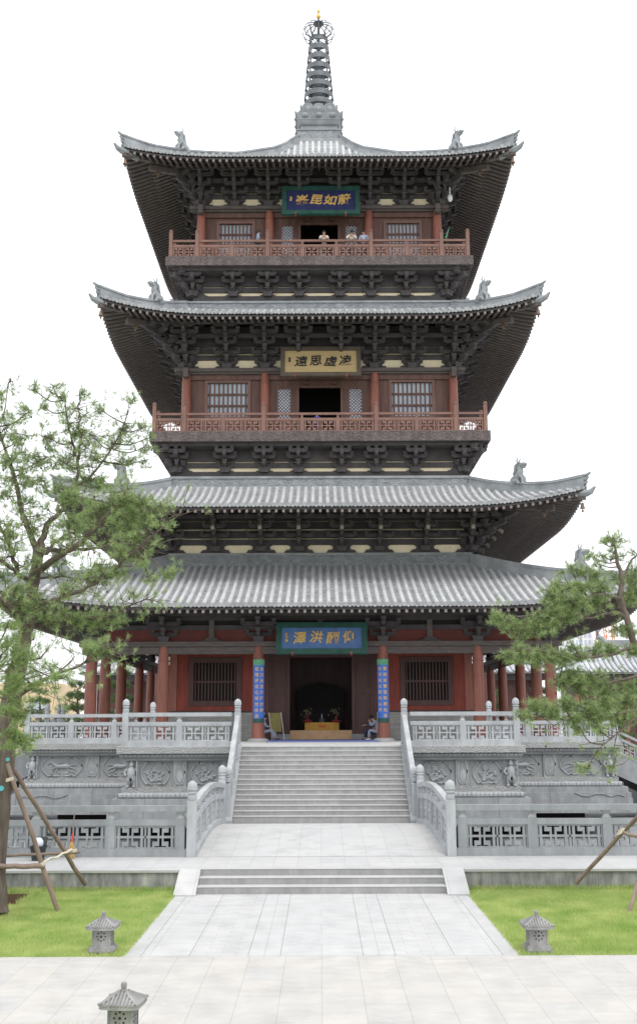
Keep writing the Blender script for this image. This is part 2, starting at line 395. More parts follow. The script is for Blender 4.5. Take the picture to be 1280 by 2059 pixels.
        # seated ridge beast, facing out along the hip
        b = MB(); bw = beast_w; z = rz(bw) + ridge_h - .12
        def bp(a, h, t=0): return (sx * (bw + a * q) - sx * t * q, CY + sy * (bw + a * q) + sy * t * q, z + h)
        b.tube([bp(-.45, 0), bp(-.32, .22), bp(-.10, .42), bp(.05, .68), bp(.03, .92), bp(.14, 1.04)], [.22, .26, .23, .17, .15, .14], 8)
        b.tube([bp(.1, .98), bp(.3, 1.02), bp(.46, 1.0)], [.16, .12, .07], 7); b.tube([bp(.1, .92), bp(.3, .86), bp(.40, .9)], [.10, .07, .04], 6)
        for t in (-.13, .13):
            b.tube([bp(.05, .45, t), bp(.22, .3, t), bp(.24, 0, t), bp(.36, -.02, t)], [.10, .075, .07, .05], 6)
            b.tube([bp(.02, 1.1, t * .6), bp(-.08, 1.22, t * .8), bp(.0, 1.40, t)], [.06, .045, .02], 5)
            b.tube([bp(-.25, .15, t * 1.4), bp(-.05, .16, t * 1.6), bp(.08, -.02, t * 1.5)], [.13, .12, .07], 6)
        b.tube([bp(-.02, 1.12), bp(-.22, 1.0), bp(-.26, .75), bp(-.4, .55)], [.08, .10, .09, .04], 6)
        for h in (.5, .68, .86): b.tube([bp(-.1, h), bp(-.32, h + .06)], [.06, .01], 5)
        b.build('ridge_beast', 'ridge', roof, smooth=True)
    # top ridge band round the wall above
    if band:
        mb = MB(); o1 = oT + .02
        ringbox(mb, o1 - .3, o1 + .06, zT - .15, zT + .10); ringbox(mb, o1 - .3, o1 + .02, zT + band - .13, zT + band - .07); ringbox(mb, o1 - .34, o1 - .02, zT + band - .07, zT + band)
        mb.build('ridge_cap', 'ridge', roof)
        mb = MB(); ringbox(mb, o1 - .3, o1 - .04, zT + .10, zT + band - .13); mb.build('ridge_band', 'ridge_carved', roof)
    # rafters: flying rafters (square) over eave rafters (round), one row per face
    for k in range(4):
        if k == 2: continue
        f = K(k); mb = MB(); ends = MB(); sp2 = .36; nn = int((oE - .1) / sp2)
        for i in range(-nn, nn + 1):
            u = i * sp2; a = max(oE - 1.55, abs(u) - .1)
            o1 = oE + .0
            if a < o1 - .1:
                p = [(u - .06, a, sofz(u, a) - .20), (u + .06, a, sofz(u, a) - .20), (u + .06, o1, sofz(u, o1) - .16), (u - .06, o1, sofz(u, o1) - .16)]
                q_ = [(x, o, z + .14) for x, o, z in p]; mb.hexa([f(*t) for t in p + q_]); ze_ = sofz(u, o1) - .16; ends.add([f(u - .06, o1 + .004, ze_), f(u + .06, o1 + .004, ze_), f(u + .06, o1 + .004, ze_ + .14), f(u - .06, o1 + .004, ze_ + .14)], [(0, 1, 2, 3)])
            o1 = oE - 1.25; a = max(oC - .3, abs(u) - .1)
            if a < o1 - .1:
                mb.tube([f(u, a, sofz(u, a) - .22), f(u, o1, sofz(u, o1) - .22)], .075, 7)
        for (oo, dz, hh) in ((oE - .16, -.0, .14), (oE - 1.28, -.10, .10)):
            G = []
            for h in (0, hh): G.append([f(u, oo, sofz(u, oo) + dz + h - .04) for u in np.linspace(-oo, oo, 61)])
            mb.grid(G)
        n0 = sum(len(F) for F in mb.F); mb.merge(ends); rr = mb.build('rafter_row', 'timber_light', roof); rr.data.materials.append(MT['rafter_end'])
        mi = np.zeros(len(rr.data.polygons), np.int32); mi[n0:] = 1; rr.data.polygons.foreach_set('material_index', mi)
    # corner beams
    for k in (0, 1, 2, 3):
        sx, sy = [(-1, -1), (1, -1), (1, 1), (-1, 1)][k]; q = math.sqrt(.5); mb = MB()
        for t0, t1, hh, lo in ((oC - .2, oE - .05, .34, .42), (oC - .2, oE - 1.3, .3, .75)):
            V = []
            for o in (t0, t1):
                z = sofz(o, o) - lo
                for t, h in ((-.13, 0), (.13, 0), (.13, hh), (-.13, hh)): V.append((sx * (o + t * q * 0) - sx * t * q, CY + sy * o + sy * t * q, z + h))
            mb.add(V, [(0,1,2,3),(4,5,6,7),(0,1,5,4),(1,2,6,5),(2,3,7,6),(3,0,4,7)])
        mb.build('corner_beam', 'timber_light', roof)
    return roof, surf, sofz
lin = [(0, 0), (.25, .29), (.5, .56), (.75, .79), (1, 1)]
roofs = []
roofs.append(make_roof('a', 8.1, 12.12, 15.4, 9.25, [(0,0),(.25,.28),(.5,.54),(.75,.78),(1,1)], .95, 7.0, .68, .62, .33, 11.3, 12.75))
roofs.append(make_roof('b', 8.13, 16.32, 13.05, 14.42, [(0,0),(.2,.27),(.4,.5),(.7,.79),(1,1)], .85, 6.0, .68, .58, .36, 8.0, 10.35))
roofs.append(make_roof('c', 7.5, 26.68, 11.6, 24.98, [(0,0),(.2,.26),(.4,.48),(.7,.77),(1,1)], .98, 5.2, .6, .52, .34, 7.4, 9.05))
roofs.append(make_roof('d', 1.42, 40.5, 10.75, 34.38, [(0,0),(.06,.13),(.145,.27),(.377,.53),(.634,.745),(.85,.91),(1,1)], .62, 4.8, 0, .60, .42, 6.8, 7.95))
# ---- bracket sets
def bracket_mb(n, so, su, arm=1.15, ang=False, corner=False):
    mb = MB(); idn = lambda a, t, b: (a, t, b)
    mb.box(-.24, .24, -.24, .24, 0, .10); mb.hexa([(-.24,-.24,.10),(.24,-.24,.10),(.24,.24,.10),(-.24,.24,.10),(-.30,-.30,.26),(.30,-.30,.26),(.30,.30,.26),(-.30,.30,.26)])
    def cross(y, z, L, h=.2, w=.085):
        c = .16; P_ = [(-L/2, z + h), (-L/2, z + h*.5), (-L/2 + c, z), (L/2 - c, z), (L/2, z + h*.5), (L/2, z + h)]
        mb.poly(P_, idn, y - w, y + w)
        for x in (-L/2 + .11, 0, L/2 - .11): 
            mb.hexa([(x-.08,y-.1,z+h),(x+.08,y-.1,z+h),(x+.08,y+.1,z+h),(x-.08,y+.1,z+h),(x-.13,y-.14,z+h+.16),(x+.13,y-.14,z+h+.16),(x+.13,y+.14,z+h+.16),(x-.13,y+.14,z+h+.16)])
    for j in range(n):
        z = .26 + j * su; e = (j + 1) * so + .18
        prof = [(.25, z), (-e + .28, z), (-e + .08, z + .07), (-e, z + .15), (-e, z + .24), (.25, z + .24)]
        mb.poly(prof, lambda a, t, b: (t, a, b), -.09, .09)
        cross(-j * so, z, arm * (1.25 if j % 2 else .95))
        mb.hexa([(-.1,-e+.02,z+.24),(.1,-e+.02,z+.24),(.1,-e+.28,z+.24),(-.1,-e+.28,z+.24),(-.14,-e-.02,z+.40),(.14,-e-.02,z+.40),(.14,-e+.32,z+.40),(-.14,-e+.32,z+.40)])
    z = .26 + n * su - .1; cross(-n * so, z - .1, arm, .2)
    return mb
def place_brackets(mb_src, name, zb, o, us, corner_scale=1.25, mat_='timber', ks=(0, 1, 3)):
    V0 = np.concatenate(mb_src.V); proto = None
    me = None
    for k in ks:
        for u in us:
            if abs(abs(u) - o) < .3 and not (k == 0): continue
            x, y, z = K(k)(u, o, zb)
            if me is None:
                m2 = MB(); m2.V = [V0 + np.array([x, y, z])]; m2.F = mb_src.F; m2.n = len(V0)
                ORG['__b'] = (x, y, z)
                class _p: name = '__b'
                ob = build_at(m2, name, mat_, (x, y, z)); me = ob.data
            else:
                ob = bpy.data.objects.new(name, me); sc.collection.objects.link(ob); ob.parent = pag
            ob.location = (x, y - CY, z - DECK); ob.rotation_euler = (0, 0, [0, R(90), 0, R(-90)][k])
            ORG[ob.name] = (x, y, z)
    if me:
        for sx in (-1, 1):
            ob = bpy.data.objects.new('corner_bracket', me); sc.collection.objects.link(ob); ob.parent = pag
            ob.location = (sx * o, -o, zb - DECK + .01); ob.rotation_euler = (0, 0, R(45) * sx); ob.scale = (1, 1.38, 1.0)
            ob2 = bpy.data.objects.new('corner_bracket', me); sc.collection.objects.link(ob2); ob2.parent = pag
            ob2.location = (sx * o, -o, zb - DECK + .02); ob2.rotation_euler = (0, 0, R(90) * sx)
def build_at(mb, name, m, o0):
    ORG['__tmp'] = o0
    class Q: pass
    q = Q(); q.name = '__tmp'
    V = np.concatenate(mb.V) - np.array(o0); mm = MB(); mm.V = [V]; mm.F = mb.F; mm.n = len(V)
    ob = mm.build(name, m, None, loc=(0, 0, 0)); ob.parent = pag; return ob
def solidwall(mb, k, o, th, z0, z1, U, holes):
    holes = sorted(holes); cur = -U
    for (a, b, c, d) in holes:
        if a > cur: fbox(mb, k, cur, a, o - th, o, z0, z1)
        if c > z0: fbox(mb, k, a, b, o - th, o, z0, c)
        if d < z1: fbox(mb, k, a, b, o - th, o, d, z1)
        cur = b
    fbox(mb, k, cur, U, o - th, o, z0, z1)
def frame(mb, k, o, a, b, c, d, w, dp):
    fbox(mb, k, a, a + w, o, o + dp, c, d); fbox(mb, k, b - w, b, o, o + dp, c, d)
    fbox(mb, k, a + w, b - w, o, o + dp - .003, d - w, d); fbox(mb, k, a + w, b - w, o, o + dp - .003, c, c + w)
def window(k, o, a, b, c, d, nb, rows, wood='wall_wood', pane='pane', bw=.08, fw=.16):
    mb = MB(); frame(mb, k, o - .02, a, b, c, d, fw, .10); win = mb.build('window', 'frame_wood' if wood == 'wall_wood' else wood, pag)
    mb = MB(); A, B, C_, D = a + fw, b - fw, c + fw, d - fw
    for i in range(nb):
        u = A + (B - A) * (i + .5) / nb; fbox(mb, k, u - bw / 2, u + bw / 2, o - .10, o - .03, C_, D)
    for r in range(1, rows):
        z = C_ + (D - C_) * r / rows; fbox(mb, k, A, B, o - .115, o - .04, z - .05, z + .05)
    mb.build('window_lattice', wood, win)
    mb = MB(); fbox(mb, k, A - .02, B + .02, o - .17, o - .15, C_ - .02, D + .02); mb.build('pane', pane, win)
    return win
def lattice_leaf(k, o, a, b, c, d, split, name='door_leaf', wood='wall_wood', pane=True):
    mb = MB(); frame(mb, k, o - .06, a, b, c, d, .09, .07)
    fbox(mb, k, a + .09, b - .09, o - .06, o - .005, split - .06, split + .06); fbox(mb, k, a + .09, b - .09, o - .09, o - .04, c + .09, split - .06)
    fbox(mb, k, a + .17, b - .17, o - .04, o - .02, c + .17, split - .14)
    leaf = mb.build(name, wood, pag)
    A, B, C_, D = a + .09, b - .09, split + .06, d - .09; mb = MB(); s_ = .19; f = K(k)
    def diag(sign):
        n_ = int((B - A + D - C_) / s_) + 1
        for i in range(1, n_):
            t = i * s_
            if sign > 0: p = (A, C_ + t) if C_ + t <= D else (A + (C_ + t - D), D); q = (A + t, C_) if A + t <= B else (B, C_ + (A + t - B))
            else: p = (B, C_ + t) if C_ + t <= D else (B - (C_ + t - D), D); q = (B - t, C_) if B - t >= A else (A, C_ + (t - (B - A)))
            mb.tube([f(p[0], o - .055, p[1]), f(q[0], o - .055, q[1])], .016, 4, False)
    diag(1); diag(-1); mb.build('leaf_lattice', wood, leaf)
    if pane:
        mb = MB(); fbox(mb, k, A, B, o - .10, o - .085, C_, D); mb.build('pane', 'pane', leaf)
    return leaf
def column(x, y, z0, z1, r, base=True):
    mb = MB(); mb.lathe([(r * 1.02, 0), (r * 1.0, (z1 - z0) * .5), (r * .96, (z1 - z0) * .8), (r * .85, (z1 - z0) * .94), (r * .7, z1 - z0)], (x, y, z0), 20)
    mb.lathe([(r * 1.02, 0), (r * 1.04, .03), (r * 1.04, .05), (r * .99, .07)], (x, y, z0 + (z1 - z0) * .84), 20)
    c = mb.build('column', 'column_red', pag, smooth=True)
    if base:
        mb = MB(); mb.lathe([(r * 1.9, 0), (r * 1.85, .05), (r * 1.5, .12), (r * 1.2, .14)], (x, y, z0), 20); mb.build('column_base', 'tread', c, smooth=True)
    return c
# ---- generic railing in (s, t, h) coordinates along A->B
def fret(mb, s0, s1, h0, h1, m, rep=2, b=.05, d=.05, sub=1):
    W = (s1 - s0) / rep; H = h1 - h0
    bars = []
    for i in range(rep):
        x = s0 + i * W
        def r_(a, c, e, g):
            bars.append((x + W * a, x + W * c, h0 + H * e, h0 + H * g)); bars.append((x + W * (1 - c), x + W * (1 - a), h0 + H * e, h0 + H * g))
        for fl in (0, 1):
            def q_(a, c, e, g): r_(a, c, *((e, g) if not fl else (1 - g, 1 - e)))
            q_(.08, .16, .545, 1); q_(.24, .455, .70, .88); q_(.24, .31, .88, 1); q_(.40, .455, .545, .70)
        bars.append((x, x + W, h0 + H * .455, h0 + H * .545)); bars.append((x - .02, x + .02, h0, h0 + H))
    for (a, c, e, g) in bars: mb.mbox(a, c, -d, d, e, g, m, sub)
    mb.mbox(s0, s1, -d - .004, d + .004, h0, h0 + .04, m, sub * 2); mb.mbox(s0, s1, -d - .004, d + .004, h1 - .04, h1, m, sub * 2)
    mb.mbox(s0, s0 + .04, -d - .008, d + .008, h0, h1, m); mb.mbox(s1 - .04, s1, -d - .008, d + .008, h0, h1, m)
def rail(A, B, posts, parent, matn, H=1.3, newH=1.85, zf=None, sub=1, wood=False, pw=.24, rep=2, mainname='handrail', slab=.2):
    A = np.array(A, float); B = np.array(B, float); L = np.linalg.norm(B - A); d = (B - A) / L; nn = np.array([-d[1], d[0]])
    def m(s, t, h):
        p = A + d * s + nn * t; return (p[0], p[1], zf(s) + h)
    r = H / 1.3
    hr0, hr1, mr0, mr1, p0 = H - .15 * r, H, H - .51 * r, H - .36 * r, slab
    tw = .09 if not wood else .05
    mb = MB(); mb.mbox(0, L, -tw, tw, hr0, hr1, m, sub * max(1, len(posts) - 1) if sub > 1 else 1)
    main = mb.build(mainname, matn, parent)
    q = parent if not wood else main
    mb = MB(); mb.mbox(0, L, -tw * .9, tw * .9, mr0, mr1, m, sub * max(1, len(posts) - 1) if sub > 1 else 1); mb.build('middle_rail', matn, q)
    if slab > 0:
        mb = MB(); mb.mbox(0, L, -.16, .16, 0, slab, m, sub * max(1, len(posts) - 1) if sub > 1 else 1); mb.build('base_slab', matn, q)
    h2 = pw / 2
    for i, (s, kind) in enumerate(posts):
        x, y, z = m(s, 0, 0)
        if kind == 'n':
            mb = MB(); zb = zf(s)
            if wood:
                mb.mbox(s - h2, s + h2, -h2, h2, 0, newH - .2, m); mb.lathe([(h2 * .8, newH - .2), (h2 * 1.15, newH - .16), (h2 * 1.15, newH - .1), (h2 * .9, newH - .03), (0.01, newH)], (x, y, zb), 10)
            else:
                mb.mbox(s - h2, s + h2, -h2, h2, 0, newH - .52, m)
                mb.lathe([(h2 * .95, -.52), (h2 * 1.05, -.49), (h2 * 1.05, -.40), (h2 * .85, -.385), (h2 * .85, -.355), (h2 * 1.12, -.335), (h2 * 1.12, -.30), (h2 * .88, -.285), (h2 * .9, -.265), (h2 * 1.14, -.25), (h2 * 1.14, -.14), (h2 * .95, -.07), (h2 * .45, -.02), (.01, 0)], (x, y, zb + newH), 16)
            mb.build('newel_post', matn, q, smooth=not wood)
        elif kind == 'p':
            mb = MB(); mb.mbox(s - h2 * .9, s + h2 * .9, -h2 * .8, h2 * .8, 0 if slab == 0 else slab * .9, mr0, m)
            g = hr0 - mr1
            for (w0, w1, a, b) in ((.85, .85, 0, .2), (.85, .5, .2, .45), (.5, .5, .45, .62), (.5, .9, .62, .85), (.9, .9, .85, 1)):
                V = []
                for w_, hh in ((w0, a), (w1, b)):
                    for sx, sy in ((-1, -1), (1, -1), (1, 1), (-1, 1)): V.append(m(s + sx * h2 * w_, sy * h2 * .6 * w_, mr1 + g * hh))
                mb.hexa(V)
            mb.build('baluster', matn, q)
    for (s0, k0), (s1, k1) in zip(posts[:-1], posts[1:]):
        if s1 - s0 < .5: continue
        mb = MB(); fret(mb, s0 + h2 * .9, s1 - h2 * .9, p0, mr0, m, rep if s1 - s0 > .9 else 1, .075 if not wood else .028, .05 if not wood else .025, sub)
        mb.build('lattice_panel', matn, q)
    return main
# ---- ground hall
mb = MB(); cols1 = [-11.3, -7.75, -3.07, 3.07, 7.75, 11.3]
done = set()
for k in range(4):
    for u in cols1:
        x, y, z = K(k)(u, 11.3, 0)
        if (round(x, 1), round(y, 1)) in done: continue
        done.add((round(x, 1), round(y, 1))); column(x, y, DECK + .12 * 0, 7.62, .29)
for k in range(4):
    o = 11.3
    mb = MB(); ex = .45
    fbox(mb, k, -o - (ex if k % 2 == 0 else -.12), o + (ex if k % 2 == 0 else -.12), o - .12, o + .12, 7.26, 7.60)
    mb.build('tie_beam', 'timber_light', pag)
    mb = MB(); fbox(mb, k, -o - (.6 if k % 2 == 0 else -.26), o + (.6 if k % 2 == 0 else -.26), o - .26, o + .26, 7.62, 7.86); mb.build('plate_beam', 'timber_light', pag)
    # beams above between the bracket sets, eave purlin
    mb = MB(); 
    for (oo, z0, z1, w_) in ((11.3, 8.45, 8.68, .09), (11.3, 8.92, 9.15, .09), (11.3, 9.35, 9.6, .09), (12.0, 9.1, 9.3, .08), (12.75, 9.35, 9.62, .12)):
        fbox(mb, k, -oo, oo, oo - w_, oo + w_, z0, z1)
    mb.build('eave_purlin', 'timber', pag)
mb = MB()   # porch ceiling and soffit closing boards
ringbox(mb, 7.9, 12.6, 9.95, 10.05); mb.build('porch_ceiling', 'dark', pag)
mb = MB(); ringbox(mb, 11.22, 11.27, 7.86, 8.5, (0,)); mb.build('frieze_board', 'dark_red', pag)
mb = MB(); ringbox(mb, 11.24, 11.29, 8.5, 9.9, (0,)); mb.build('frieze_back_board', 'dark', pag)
WALL1 = 7.9
for k in range(4):
    holes = [(-2.9, 2.9, 3.04, 7.45), (-6.9, -4.15, 4.78, 7.28), (4.15, 6.9, 4.78, 7.28)] if k in (0, 2) else [(-6.9, -4.15, 4.78, 7.28), (-1.4, 1.4, 4.78, 7.28), (4.15, 6.9, 4.78, 7.28)]
    mb = MB(); hh = [(a, b, max(c, 4.5), d) for a, b, c, d in holes]
    solidwall(mb, k, WALL1, .35, 4.52, 10.0, WALL1 if k % 2 == 0 else WALL1 - .35, sorted(hh)); mb.build('hall_wall', 'red_wall', pag)
    for a, b in (((-WALL1 - .1, -2.9), (2.9, WALL1 + .1)) if k in (0, 2) else ((-WALL1 + .36, WALL1 - .36),)):
        mb = MB(); fbox(mb, k, a, b, WALL1 - .35, WALL1 + .12, 3.04, 4.44); mb.build('brick_base', 'wall_brick', pag)
        mb = MB(); fbox(mb, k, a - (.05 if k in (0, 2) else 0), b, WALL1 - .35, WALL1 + .15, 4.44, 4.52); mb.build('wall_sill', 'timber', pag)
    for (a, b, c, d) in holes:
        if b - a > 3: continue
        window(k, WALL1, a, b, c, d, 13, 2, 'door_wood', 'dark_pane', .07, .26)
for sx in (-1, 1):   # red pilasters on the front wall
    for u in (3.25, 7.72):
        mb = MB(); fbox(mb, 0, sx * u - .2, sx * u + .2, WALL1, WALL1 + .06, 4.52, 7.6); mb.build('pilaster', 'column_red', pag)
# door of the ground hall
mb = MB(); frame(mb, 0, WALL1 - .1, -2.9, 2.9, 3.04, 7.45, .18, .2); door = mb.build('door', 'door_wood', pag)
for sx in (-1, 1):
    a, b = (-2.72, -1.62) if sx < 0 else (1.62, 2.72)
    mb = MB(); frame(mb, 0, WALL1 - .08, a, b, 3.1, 7.27, .14, .12); fbox(mb, 0, a + .14, b - .14, WALL1 - .08, WALL1 - .02, 3.24, 7.13)
    frame(mb, 0, WALL1 - .02, a + .22, b - .22, 3.35, 5.35, .06, .04); fbox(mb, 0, a + .14, b - .14, WALL1 - .02, WALL1 + .03, 5.45, 5.6); frame(mb, 0, WALL1 - .02, a + .22, b - .22, 5.7, 7.0, .06, .04)
    mb.build('door_leaf', 'door_wood', door)
    mb = MB(); fbox(mb, 0, (a + b) / 2 * 1.0 - .32 + (.25 if sx < 0 else -.25), (a + b) / 2 + .32 + (.25 if sx < 0 else -.25), WALL1 + .1, WALL1 + .6, 3.04, 3.34); mb.build('door_stone', 'stone_dark', door)
mb = MB(); fbox(mb, 0, -1.6, 1.6, WALL1 + .02, WALL1 + .12, 3.06, 3.52); mb.build('threshold', 'plank', door)
# interior: back wall and floor so the hall is closed
mb = MB(); mb.box(-7.5, 7.5, CY - 7.5, CY + 7.5, 3.0, 3.05); mb.build('hall_floor', 'stone_dark', pag)
mb = MB(); mb.box(-3.2, 3.2, CY - 3.4, CY - 3.3, 3.05, 9.9); mb.build('screen_wall', 'door_wood', pag)
# ---- wall zone with plaster between bracket sets
def frieze(o, z0, z1, strips, nm='plaster_panel', wood='timber', ks=(0, 1, 2, 3)):
    mb = MB(); ringbox(mb, o - .3, o - .06, z0, z1); mb.build(nm, 'cream', pag)
    mb = MB()
    for (a, b) in strips: ringbox(mb, o - .06, o + .07, a, b)
    mb.build('frieze_beam', wood, pag)
def hump(mb, k, u, o, z, w=.42, h=.34):
    """cloud shaped bracket board against the plaster"""
    pts = [(-w*1.5, 0), (-w*1.25, h*.35), (-w*.95, h*.35), (-w*.8, h*.8), (-w*.5, h), (w*.5, h), (w*.8, h*.8), (w*.95, h*.35), (w*1.25, h*.35), (w*1.5, 0)]
    f = K(k); mb.poly([(u + a, z + b) for a, b in pts], lambda a, t, b: f(a, t, b), o - .058, o + .05)
def brow(us, o, z, w, h, ks=(0, 1, 3)):
    for k in ks:
        for u in us: mb = MB(); hump(mb, k, u, o, z, w, h); mb.build('cloud_bracket', 'timber', pag)
# tier 1b under the upper lower roof: o=8.0
US1 = [-8.0, -5.6, -3.15, -1.13, 1.13, 3.15, 5.6, 8.0]
frieze(7.95, 12.6, 15.9, [(13.25, 13.55), (13.62, 14.02), (14.12, 14.5), (14.56, 15.9)])
brow(US1, 7.95, 12.84, .54, .44)
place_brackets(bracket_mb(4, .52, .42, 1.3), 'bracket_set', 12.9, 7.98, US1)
mb = MB()
for k in (0, 1, 3):
    fbox(mb, k, -10.2, 10.2, 9.95, 10.2, 14.88, 15.1); fbox(mb, k, -9.2, 9.2, 9.0, 9.18, 14.5, 14.7)
mb.build('eave_purlin', 'timber', pag)
mb = MB()
for k in (0, 1, 3):
    f = K(k)
    for u in US1[1:-1] + ([-7.95, 7.95]):
        V = [f(u - .09, 9.15, 14.35), f(u + .09, 9.15, 14.35), f(u + .09, 9.75, 13.80), f(u - .09, 9.75, 13.80), f(u - .09, 9.2, 14.52), f(u + .09, 9.2, 14.52), f(u + .09, 9.82, 13.98), f(u - .09, 9.82, 13.98)]
        mb = MB(); mb.hexa(V); mb.build('bracket_lever', 'pale_wood', pag)
# ---- storey builder for the two balcony storeys
def storey(zbase, zslab0, deck, oB, oW, oC, colU, zcol, zbr, zbrTop, oN, midU, brU, win, door_u, door_z, leaf, newel_h, railH, posts_n, o_purl, so_=.48, su_=.44):
    # pingzuo: bracket storey carrying the balcony
    ob = oW + .55
    frieze(ob, zbase, zslab0, [(zbase, zbase + .28), (zbase + .50, zbase + .78), (zbase + .86, zslab0)])
    brow(brU, ob, zbase + .27, .34, .2)
    place_brackets(bracket_mb(2, .42, .44, 1.05), 'bracket_set', zbase + .22, ob + .05, [u * (ob + .05) / oC if abs(u) > oC - .2 else u for u in brU])
    mb = MB(); ringbox(mb, ob - .5, oB - .12, zslab0 + .02, zslab0 + .06); mb.build('balcony_soffit', 'timber', pag)
    mb = MB(); ringbox(mb, ob, oB - .35, zslab0 - .16, zslab0 + .02); mb.build('balcony_joist', 'timber', pag)
    mb = MB(); ringbox(mb, oB - .14, oB, zslab0, deck + .01); mb.build('fascia_board', 'slab_carved', pag)
    mb = MB(); ringbox(mb, oW - .4, oB - .14, deck - .12, deck); mb.build('balcony_deck', 'slab_wood', pag)
    # walls
    for k in range(4):
        dz0, dz1 = door_z; a, b, c, d = win
        holes = [(-door_u - .12, door_u + .12, deck, dz1 + .1), (-b, -a, c, d), (a, b, c, d)]
        mb = MB(); solidwall(mb, k, oW, .25, deck, zcol + .35, oW if k % 2 == 0 else oW - .25, sorted(holes)); wl = mb.build('storey_wall', 'wall_wood', pag)
        mb = MB()
        fbox(mb, k, -oC + .2, oC - .2, oW, oW + .16, zcol - .30, zcol - .01); mb.build('lintel_beam', 'wall_wood', pag)
        for (x0, x1) in ((-b, -a), (a, b)): window(k, oW, x0, x1, c, d, 9, 3)
        if k == 2: continue
        mb = MB(); frame(mb, k, oW - .05, -door_u - .12, door_u + .12, deck + .01, dz1 + .12, .12, .14); mb.build('door', 'wall_wood', pag)
        l0, l1 = leaf
        lattice_leaf(k, oW + .09, l0, l1, deck + .15, dz1 + .02, deck + (dz1 - deck) * .34); lattice_leaf(k, oW + .09, -l1, -l0, deck + .15, dz1 + .02, deck + (dz1 - deck) * .34)
        mb = MB()
        for sx in (-1, 1): fbox(mb, k, sx * door_u * .66 - .09, sx * door_u * .66 + .09, oW + .16, oW + .36, dz1 + .14, dz1 + .28)
        mb.build('door_peg', 'wall_wood', pag)
    dn = set()
    for k in range(4):
        for u in colU:
            x, y, z = K(k)(u, oC, 0)
            if (round(x, 1), round(y, 1)) in dn: continue
            dn.add((round(x, 1), round(y, 1))); column(x, y, deck, zcol + .02, .265, False)
    # beams over the columns, crossing past the corners
    mb = MB()
    for k in range(4):
        ext = .62 if k % 2 == 0 else -.22
        fbox(mb, k, -oC - ext, oC + ext, oC - .1, oC + .1, zcol - .02, zbr - .2)
        fbox(mb, k, -oC - ext - .05, oC + ext + .05, oC - .24, oC + .24, zbr - .2, zbr)
    mb.build('tie_beam', 'timber_light', pag)
    for sx in (-1, 1): 
        mb = MB(); fbox(mb, 0, sx * oC - .14, sx * oC + .14, oC - .2, oC + .62, zcol - .32, zcol + .2); mb.build('beam_end', 'timber_light', pag)
    frieze(oC, zbr, zbrTop, [(zbr + .52, zbr + .80), (zbr + .90, zbr + 1.22), (zbr + 1.28, zbrTop)])
    brow(brU, oC, zbr, .50, .46)
    place_brackets(bracket_mb(4, so_, su_, 1.25), 'bracket_set', zbr, oC + .05, brU)
    mb = MB()
    for k in (0, 1, 3):
        fbox(mb, k, -o_purl, o_purl, o_purl - .13, o_purl + .13, zbr + .2 + 4 * su_, zbr + .42 + 4 * su_); fbox(mb, k, -o_purl + 1, o_purl - 1, o_purl - 1.08, o_purl - .92, zbr + 3.4 * su_, zbr + .22 + 3.4 * su_)
    mb.build('eave_purlin', 'timber', pag)
    # balustrade
    for k in (0, 1, 3):
        f = K(k); U = oN if k == 0 else oN - .12; A = f(-U, oN, 0)[:2]; B = f(U, oN, 0)[:2]
        ps = sorted([(U + s, t) for s, t in posts_n if abs(s) <= U + .01])
        if k != 0: ps = [(0, 'x')] + [p for p in ps if .2 < p[0] < 2 * U - .2] + [(2 * U, 'x')]
        rail(A, B, ps, pag, 'rail_wood', railH, newel_h, lambda s: deck + .01, 1, True, .2, 2, 'balustrade', .05)
storey(17.05, 18.70, 19.24, 9.12, 7.15, 7.4, [-7.4, -3.05, 3.05, 7.4], 23.0, 23.28, 25.75, 8.9, 5.3, [-7.4, -5.15, -3.03, -1.17, 1.17, 3.03, 5.15, 7.4],
       (3.85, 6.4, 20.45, 22.72), 1.16, (19.24, 22.25), (1.55, 2.42), 1.68, 1.07,
       [(-8.9, 'n'), (-7.3, 'n'), (-5.2, 'p'), (-3.03, 'n'), (-.97, 'p'), (.97, 'p'), (3.03, 'n'), (5.2, 'p'), (7.3, 'n'), (8.9, 'n')], 9.35)
storey(27.42, 28.97, 29.49, 8.57, 6.55, 6.81, [-6.81, -2.87, 2.87, 6.81], 33.02, 33.3, 35.8, 8.32, 4.9, [-6.81, -4.88, -2.93, -1.14, 1.14, 2.93, 4.88, 6.81],
       (3.72, 5.95, 30.35, 32.55), 1.08, (29.49, 32.30), (1.45, 2.25), 1.70, 1.07,
       [(-8.32, 'n'), (-6.85, 'n'), (-4.9, 'p'), (-2.9, 'n'), (-.95, 'p'), (.95, 'p'), (2.9, 'n'), (4.9, 'p'), (6.85, 'n'), (8.32, 'n')], 8.38, .38, .37)
# ground floor bracket sets
US0 = [-11.3, -7.75, -3.07, 3.07, 7.75, 11.3]
place_brackets(bracket_mb(3, .5, .5, 1.4), 'bracket_set', 7.86, 11.3, US0)
brow([-5.4, 0, 5.4], 11.42, 7.87, .36, .2)
for k in (0, 1, 3):
    for u in (-5.4, 0, 5.4): mb = MB(); fbox(mb, k, u - .13, u + .13, 11.3, 11.42, 8.05, 8.95); mb.build('strut', 'timber_light', pag)
# ---- masonry core behind everything (dark, closes the storeys)
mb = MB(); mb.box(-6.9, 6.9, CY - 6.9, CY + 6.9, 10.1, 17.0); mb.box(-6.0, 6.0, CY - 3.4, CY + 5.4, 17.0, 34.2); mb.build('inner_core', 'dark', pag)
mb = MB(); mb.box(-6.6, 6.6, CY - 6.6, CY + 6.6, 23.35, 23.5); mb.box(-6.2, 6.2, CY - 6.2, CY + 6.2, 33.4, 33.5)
mb.box(-6.6, 6.6, CY - 6.6, CY + 6.6, 25.8, 27.4); mb.build('storey_ceiling', 'dark', pag)
